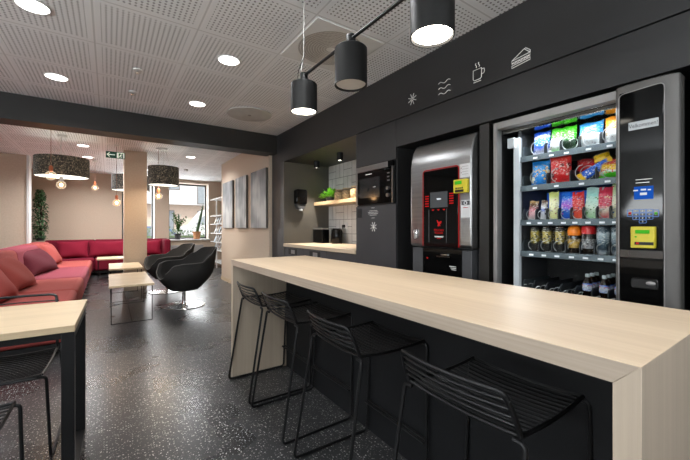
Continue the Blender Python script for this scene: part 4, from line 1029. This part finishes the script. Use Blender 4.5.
pouch('candy_bag', 'tall red candy bag with dark red fruit pictures on the second shelf', 'snack bag', 1.003, z, .125, .185, .06, bag_mat('red_candy', [(0, red), (.6, L_((205, 40, 40))), (.8, L_((220, 60, 50))), (1, red)], L_((110, 10, 20)), 26, .36, (.7, .45, .4)), tilt=4, roll=-3, group=G)
pouch('candy_bag', 'small red bag lying behind the tall red candy bag', 'snack bag', .90, z+.055, .11, .09, .05, bag_mat('red_candy_small', [(0, red), (1, L_((190, 20, 30)))], (.5, .1, .1), 40, .3), x=2.42, tilt=10, group=G)
pouch('chocolate_bar', 'blue chocolate bar with yellow ends leaning diagonally on the second shelf', 'snack bar', .905, z+.012, .055, .19, .03, bag_mat('blue_bar', [(0, yel), (.12, yel), (.18, L_((20, 90, 200))), (.8, L_((25, 100, 210))), (.86, yel), (1, yel)], (.75, .8, .85), 40, .25), x=2.32, tilt=8, roll=60, group=G)
pouch('candy_bag', 'small yellow and blue pack on top of the leaning bar', 'snack bag', .785, z+.105, .08, .06, .03, bag_mat('yellow_pack', [(0, yel), (.2, yel), (.25, L_((30, 60, 150))), (.3, yel)], None), x=2.33, tilt=35, roll=-20, group=G)
pouch('candy_bag', 'red, yellow and green gummy bag beside the control panel on the second shelf', 'snack bag', .735, z, .14, .105, .06, bag_mat('gummy_bag', [(0, grn), (.1, grn), (.16, wht), (.24, yel), (.36, yel), (.42, red), (1, red)], (.75, .6, .1), 36, .34, (.7, .08, .05)), tilt=4, group=G)
z = 1.250
G = 'snack bars and pouches on the third shelf of the vending machine'
brn = L_((90, 55, 35))
row3 = [('pink and brown wrapped bar, first on the third shelf', 531.5, .062, .125, [(0, (.7, .6, .6)), (.3, L_((225, 150, 160))), (.48, brn), (.6, L_((190, 150, 90)))], L_((200, 60, 90)), 4),
        ('slim white and blue wrapped bar, second on the third shelf', 542.5, .042, .125, [(0, wht), (.2, (.6, .62, .7)), (.3, L_((60, 90, 180))), (.4, wht), (.55, brn)], L_((80, 60, 90)), 2),
        ('tall cream and pale green pouch, third on the third shelf', 553, .062, .175, [(0, L_((225, 225, 150))), (.5, L_((235, 235, 190))), (.8, L_((215, 225, 130)))], L_((160, 60, 90)), -2),
        ('blue and purple pouch, fourth on the third shelf', 566, .085, .165, [(0, L_((25, 80, 190))), (.25, L_((40, 110, 210))), (.42, L_((180, 80, 200))), (.6, L_((30, 120, 220))), (.9, L_((25, 90, 200)))], L_((190, 90, 210)), 3),
        ('red pouch with purple and white shapes, fifth on the third shelf', 577.5, .075, .165, [(0, L_((225, 90, 60))), (.4, L_((220, 60, 60))), (.8, L_((210, 45, 50)))], L_((90, 50, 140)), -4),
        ('mint white pouch, sixth on the third shelf', 590.5, .088, .185, [(0, L_((150, 205, 150))), (.3, L_((215, 235, 215))), (.7, L_((150, 215, 205))), (.9, L_((200, 235, 230)))], L_((90, 150, 80)), 5),
        ('crimson pink pouch with cream stripe, seventh on the third shelf', 604.5, .088, .18, [(0, L_((200, 40, 60))), (.22, (.7, .6, .5)), (.36, L_((215, 60, 90))), (.8, L_((205, 50, 80)))], L_((240, 200, 150)), -2),
        ('pale cream pouch beside the control panel on the third shelf', 617.5, .085, .195, [(0, L_((225, 220, 170))), (.5, L_((235, 240, 215))), (.9, L_((190, 220, 160)))], L_((60, 110, 170)), 3)]
for lab, px, w, h, st_, bl, rl in row3:
    pouch('snack_pouch', lab, 'snack bar', yon(px, 2.315), z, w, h, .035, bag_mat('pouch_print', st_, bl, 42, .26), tilt=5, roll=rl, group=G)
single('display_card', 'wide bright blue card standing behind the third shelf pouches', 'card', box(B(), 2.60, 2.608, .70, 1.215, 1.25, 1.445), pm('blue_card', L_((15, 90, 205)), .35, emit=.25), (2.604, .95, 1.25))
def lathe_thing(name, label, cat, x, y, z, parts, group):
    tt = thing(name, label, cat, (x, y, z), 0, group)
    for nm_, prof, mt in parts: obj(nm_, lathe(B(), prof, (0, 0, 0), 20), mt, tt, local=True)
    return tt
blackcan = bag_mat('black_gold_can', [(0, (.02, .02, .02)), (.22, (.015, .015, .015)), (.3, L_((150, 135, 50))), (.62, L_((170, 150, 60))), (.68, (.02, .02, .02))], (.01, .01, .01), 60, .34)
silvercan = bag_mat('blue_silver_can', [(0, (.5, .55, .58)), (.12, (.03, .05, .07)), (.3, (.05, .09, .12)), (.6, (.45, .55, .6)), (.66, (.05, .09, .12)), (.8, (.04, .05, .06))], (.6, .68, .72), 34, .3)
alu = M['chrome']
def can(lab, px, h, r, mt, x=2.335):
    return lathe_thing('drink_can', lab, 'drink can', x, yon(px, x), 1.045, [('body', [(r*.75, 0), (r*.85, .004), (r, .014), (r, h-.012), (r*.86, h-.002)], mt), ('lid', [(r*.84, h-.004), (r*.86, h), (r*.8, h), (r*.78, h-.004), (.001, h-.004)], alu)], 'drinks on the fourth shelf of the vending machine')
can('slim black and gold energy drink can, first on the fourth shelf', 535, .155, .026, blackcan)
can('slim black and gold energy drink can, second on the fourth shelf', 547, .155, .026, blackcan)
can('slim black and gold energy drink can, third on the fourth shelf', 560, .155, .026, blackcan)
for px, lab in ((541, 'first'), (553, 'second'), (567, 'third')): can('slim black energy drink can standing behind the %s gold one' % lab, px, .145, .026, blackcan, 2.42)
GB = 'drinks on the fourth shelf of the vending machine'
dk = pm('dark_bottle', (.02, .015, .012), .15)
def jarb(lab, px, capm, lid, labm):
    x = 2.335; r = .035
    lathe_thing('drink_bottle', lab, 'bottle', x, yon(px, x), 1.045, [('body', [(r*.8, 0), (r, .01), (r, .10), (r*.9, .12), (.024, .125)], dk), ('sleeve', [(r+.0008, .03), (r+.0008, .085)], labm), ('cap', lid, capm)], GB)
jarb('dark bottle with a domed orange top, fourth on the fourth shelf', 574.5, pm('orange_cap', L_((240, 130, 25)), .35), [(.034, .105), (.036, .12), (.036, .135), (.03, .155), (.018, .165), (.001, .168)], bag_mat('gold_sleeve', [(0, (.03, .03, .03)), (.3, L_((190, 150, 40))), (.5, (.02, .02, .02))], None))
jarb('dark bottle with a flat red cap, fifth on the fourth shelf', 588.5, pm('red_cap', L_((200, 25, 30)), .35), [(.036, .115), (.036, .155), (.032, .162), (.001, .162)], bag_mat('grey_sleeve', [(0, (.03, .03, .03)), (.2, (.3, .3, .32)), (.5, (.1, .1, .1))], (.02, .02, .02), 60, .3))
can('wide black can with pale blue print, sixth on the fourth shelf', 603.5, .165, .033, silvercan)
can('wide black can with pale blue print beside the control panel', 618.5, .165, .033, silvercan)
# cola bottles
colag = pm('cola', (.012, .005, .003), .08)
lblue = bag_mat('cola_label', [(0, L_((20, 70, 185))), (.36, L_((35, 100, 210))), (.5, (.65, .7, .75)), (.6, L_((30, 90, 200)))], (.7, .75, .8), 60, .2)
capb = pm('cola_cap', (.45, .5, .52), .35)
def bottle_proto(label, loc):
    tt = thing('soda_bottle', label, 'bottle', loc, 0, 'cola bottles on the bottom shelf of the vending machine')
    obj('body', lathe(B(), [(0.0190, 0), (0.0237, .006), (0.0245, .055), (0.0213, .066), (0.0245, .076), (0.0245, .122), (0.0198, .142), (0.0118, .153), (0.0111, .16)], n=20), colag, tt, local=True)
    lb_ = obj('bottle_label', lathe(B(), [(0.0250, .078), (0.0251, .10), (0.0250, .122)], n=24, cap=False), lblue, tt, local=True)
    obj('cap', lathe(B(), [(0.0122, .158), (0.0122, .174), (0.0103, .177), (0.0010, .177)], n=16), capb, tt, local=True)
    def disc(name, a0, pts, mt, r):
        bm = B(); prev = None
        vs = [bm.verts.new((-r*math.cos(a0+u/.024), -r*math.sin(a0+u/.024), .100+v)) for u, v in pts]
        bm.faces.new(vs); obj(name, bm, mt, lb_, local=True)
    rr = .0135; arc = lambda a, b, n=10: [(rr*math.cos(a+(b-a)*q/n), rr*math.sin(a+(b-a)*q/n)) for q in range(n+1)]
    for a0 in (-.75, .75):
        disc('emblem_red', a0, arc(.15, PI-.25), pm('label_red', L_((215, 25, 40)), .3) if a0 < 0 else bpy.data.materials['label_red'], .0262)
        disc('emblem_white', a0, [(-.0135, -.002), (-.005, -.004), (.004, 0), (.0135, .002), (.013, -.001), (.004, -.004), (-.004, -.006), (-.012, -.006)][::1], bpy.data.materials['white_paint'], .0265)
        disc('emblem_blue', a0, arc(PI+.5, 2*PI-.1), bpy.data.materials['cola_label'], .0263)
    return tt
pos = [(2.355, 588, 'front of the inner column'), (2.355, 605, 'front of the outer column'), (2.42, 592.5, 'second in the inner column'), (2.42, 608.5, 'second in the outer column'), (2.485, 597, 'third in the inner column'), (2.485, 612, 'third in the outer column'), (2.355, 620.5, 'beside the control panel')]
bp0 = None
for x, px, lab in pos:
    y = yon({588: 588, 592.5: 588, 597: 588, 605: 605, 608.5: 605, 612: 605, 620.5: 620.5}[px], 2.36); L2 = 'small cola bottle with round emblem label on the bottom shelf, '+lab
    if bp0 is None: bp0 = bottle_proto(L2, (x, y, .745))
    else: dup(bp0, (x, y, .745), R(rng.uniform(-30, 30)), L2)

# ------------------------------------------------------------------ outside the windows
struct('ground', box(B(), -30, 40, 11.81, 60, -.3, -.2), pm('asphalt', (.30, .30, .30), .9, world=True))
t = thing('office_building', 'white building with cream ground floor across the street, seen through the windows', 'building', (3, 26, -.2))
wb = pm('white_facade', (.80, .80, .80), .9, world=True, var=.02); cb = pm('cream_facade', (.72, .58, .48), .9, world=True, var=.04)
wg = pm('facade_glass', (.30, .34, .37), .2)
obj('upper_wall', box(B(), -14, 12, 24, 34, 2.65, 11), wb, t)
obj('lower_wall', box(B(), -14, 12, 24.6, 34, -.2, 2.65), cb, t)
for x0, x1, z0, z1, y in ((2.2, 3.75, 3.55, 5.4, 23.98), (4.75, 6.2, 2.7, 4.7, 23.98), (-1.5, 1.2, 3.3, 5.0, 23.98), (2.5, 3.5, .5, 2.3, 24.58), (4.9, 5.9, .5, 2.3, 24.58), (-1.5, 1.0, .6, 2.4, 24.58)):
    w = obj('window', box(B(), x0, x1, y, y+.02, z0, z1), M['greyl'], t); obj('pane', box(B(), x0+.07, x1-.07, y-.01, y, z0+.07, z1-.07), wg, w)
t = thing('delivery_van', 'white van parked across the street, behind the hedge', 'van', (4.2, 19.2, -.2))
prf = [(2.9, .25), (6.6, .25), (6.6, 2.05), (4.1, 2.1), (3.5, 1.35), (2.95, 1.15)]
obj('body', prism(B(), prf, 1, 18.6, 20.2), pm('van_white', (.75, .75, .76), .35), t, bevel=.08, bseg=3)
bm = B(); prism(bm, [(3.62, 1.35), (4.6, 1.35), (4.6, 1.9), (4.12, 1.9)], 1, 18.57, 18.6); obj('side_window', bm, wg, t)
for x in (3.5, 5.7): obj('wheel', tube(B(), [(x, 18.55, .12), (x, 18.75, .12)], .32, 20), M['blackm'], t)
t = thing('parked_car', 'dark blue car parked across the street', 'car', (1.6, 17.0, -.2))
prf = [(.2, .1), (3.1, .1), (3.15, .65), (2.6, .78), (2.1, 1.22), (1.0, 1.25), (.5, .8), (.2, .7)]
obj('body', prism(B(), prf, 1, 16.4, 17.9), pm('car_blue', (.10, .16, .28), .3), t, bevel=.07, bseg=3)
bm = B(); prism(bm, [(1.05, .8), (2.4, .8), (2.05, 1.15), (1.1, 1.17)], 1, 16.37, 16.4); obj('side_window', bm, wg, t)
for x in (.75, 2.55): obj('wheel', tube(B(), [(x, 16.35, .08), (x, 16.52, .08)], .3, 20), M['blackm'], t)
obj('tail_light', box(B(), 3.05, 3.17, 16.4, 16.6, .5, .65), pm('tail_red', (.5, .03, .03), .3), t)
bm = B()
for k in range(2600):
    x = rng.uniform(-1.5, 3.6); y = rng.uniform(13.2, 13.9); zt = 1.22+.12*math.sin(x*5)+.06*math.sin(x*13); z = rng.uniform(.1, zt); d = rdir(-.3, 1)
    leaf(bm, (x, y, z), d, rng.uniform(.07, .12), rng.uniform(.05, .07))
box(bm, -1.5, 3.6, 13.3, 13.8, -.2, .9)
o = obj('hedge', bm, M['hedge'], smooth=0, kind='stuff'); tag(o, 'loose green hedge growing just outside the windows', 'hedge')

# ------------------------------------------------------------------ light
w = bpy.data.worlds.new('daylight'); sc.world = w; w.use_nodes = True
nt = w.node_tree; nt.nodes.clear()
bg = N(nt, 'ShaderNodeBackground', Strength=2.2); sk = N(nt, 'ShaderNodeTexSky'); sk.sky_type = 'HOSEK_WILKIE'; sk.turbidity = 8; sk.sun_direction = (-.3, -.5, .8)
mx = mixc(nt, .75, sk.outputs[0], (1, 1, 1)); nt.links.new(mx, bg.inputs[0])
wo = N(nt, 'ShaderNodeOutputWorld'); nt.links.new(bg.outputs[0], wo.inputs[0])
def lamp(kind, loc, energy, col=(1, 1, 1), size=.15, rot=(0, 0, 0), **kw):
    l = bpy.data.lights.new('light', kind); l.energy = energy; l.color = col
    if kind == 'AREA':
        l.shape = kw.get('shape', 'DISK'); l.size = size
        if 'size_y' in kw: l.size_y = kw['size_y']
        l.spread = kw.get('spread', PI)
    else:
        l.shadow_soft_size = size
        if kind == 'SPOT': l.spot_size = kw.get('angle', R(70)); l.spot_blend = kw.get('blend', .6)
    o = bpy.data.objects.new('lamp_light', l); C.objects.link(o); o.location = loc; o.rotation_euler = rot
    return o
W = (.97, .98, 1)
for x, y, lab in DL: lamp('AREA', (x, y, H-.012), 9 if y < 5 else 28, W, .16, spread=R(150))
for x, y in ((-.41, 1.7), (.86, 1.75), (-.41, .4), (-1.67, 1.7), (-.41, -1.0), (.86, -1.0), (-1.67, -1.0), (1.4, -.6), (-3, 1), (-3, 4), (-1.8, 7.6), (-.4, 10.2)): lamp('AREA', (x, y, H-.012), 9 if y < 5 else 26, W, .16, spread=R(150))  # unseen lamps without fittings, added as fill along the ceiling grid
for y, e in ((2.096, 22), (.985, 22)): lamp('SPOT', (XB, y, 1.98), e*.7, (1, .86, .68), .07, angle=R(110), blend=.8)
for x, y in ((2.60, 4.54), (2.56, 3.845)): lamp('SPOT', (x, y, 2.085), 100, (1, .9, .78), .03, angle=R(75), blend=.5)
for c, z in (((-.60, 6.98), 2.0), ((.83, 7.08), 1.97), ((.39, 8.62), 1.97)): lamp('AREA', (c[0], c[1], z), 10, (1, .82, .6), .4)
for c, z in (((-.515, 9.75), 2.06), ((.08, 7.28), 1.63), ((.775, 7.16), 1.8), ((-.65, 6.14), 1.905)): lamp('POINT', (c[0], c[1], z-.03), 3, (1, .6, .3), .05)
for x0, x1 in ((.3, 1.10), (1.479, 2.61)): lamp('AREA', ((x0+x1)/2, 11.9, 1.7), 48, (.95, .98, 1), x1-x0, (-PI/2, 0, 0), shape='RECTANGLE', size_y=1.6)
lamp('AREA', (-3.9, .6, 1.7), 270, (.92, .97, 1), 1.0, (0, -PI*.82, 0), shape='RECTANGLE', size_y=3.4)
lamp('AREA', (-.6, -2.4, 1.7), 120, (.92, .97, 1), 4.0, (PI*.82, 0, 0), shape='RECTANGLE', size_y=1.0)  # second added uplight, unseen behind the camera, also for the ceiling
lamp('AREA', (2.24, .95, 1.83), 3, (.9, .96, 1), .03, (0, 0, 0), shape='RECTANGLE', size_y=.55)
lamp('AREA', (2.225, .62, 1.25), 5.5, (.9, .96, 1), .03, (PI/2, 0, PI/4), shape='RECTANGLE', size_y=1.15)
lamp('AREA', (2.25, 1.225, 1.2), 2.2, (.9, .96, 1), .03, (-PI/2, 0, -PI/4), shape='RECTANGLE', size_y=1.15)
su = lamp('SUN', (0, 0, 10), 3.0, (1, .97, .92), R(3), (R(35), R(15), 0))

# ------------------------------------------------------------------ render look
sc.cycles.use_denoising = True
sc.cycles.max_bounces = 7; sc.cycles.diffuse_bounces = 4; sc.cycles.glossy_bounces = 4; sc.cycles.transparent_max_bounces = 12
sc.cycles.sample_clamp_indirect = 6
sc.cycles.caustics_reflective = False; sc.cycles.caustics_refractive = False
sc.view_settings.view_transform = 'Standard'
sc.view_settings.look = 'None'
sc.view_settings.exposure = 0
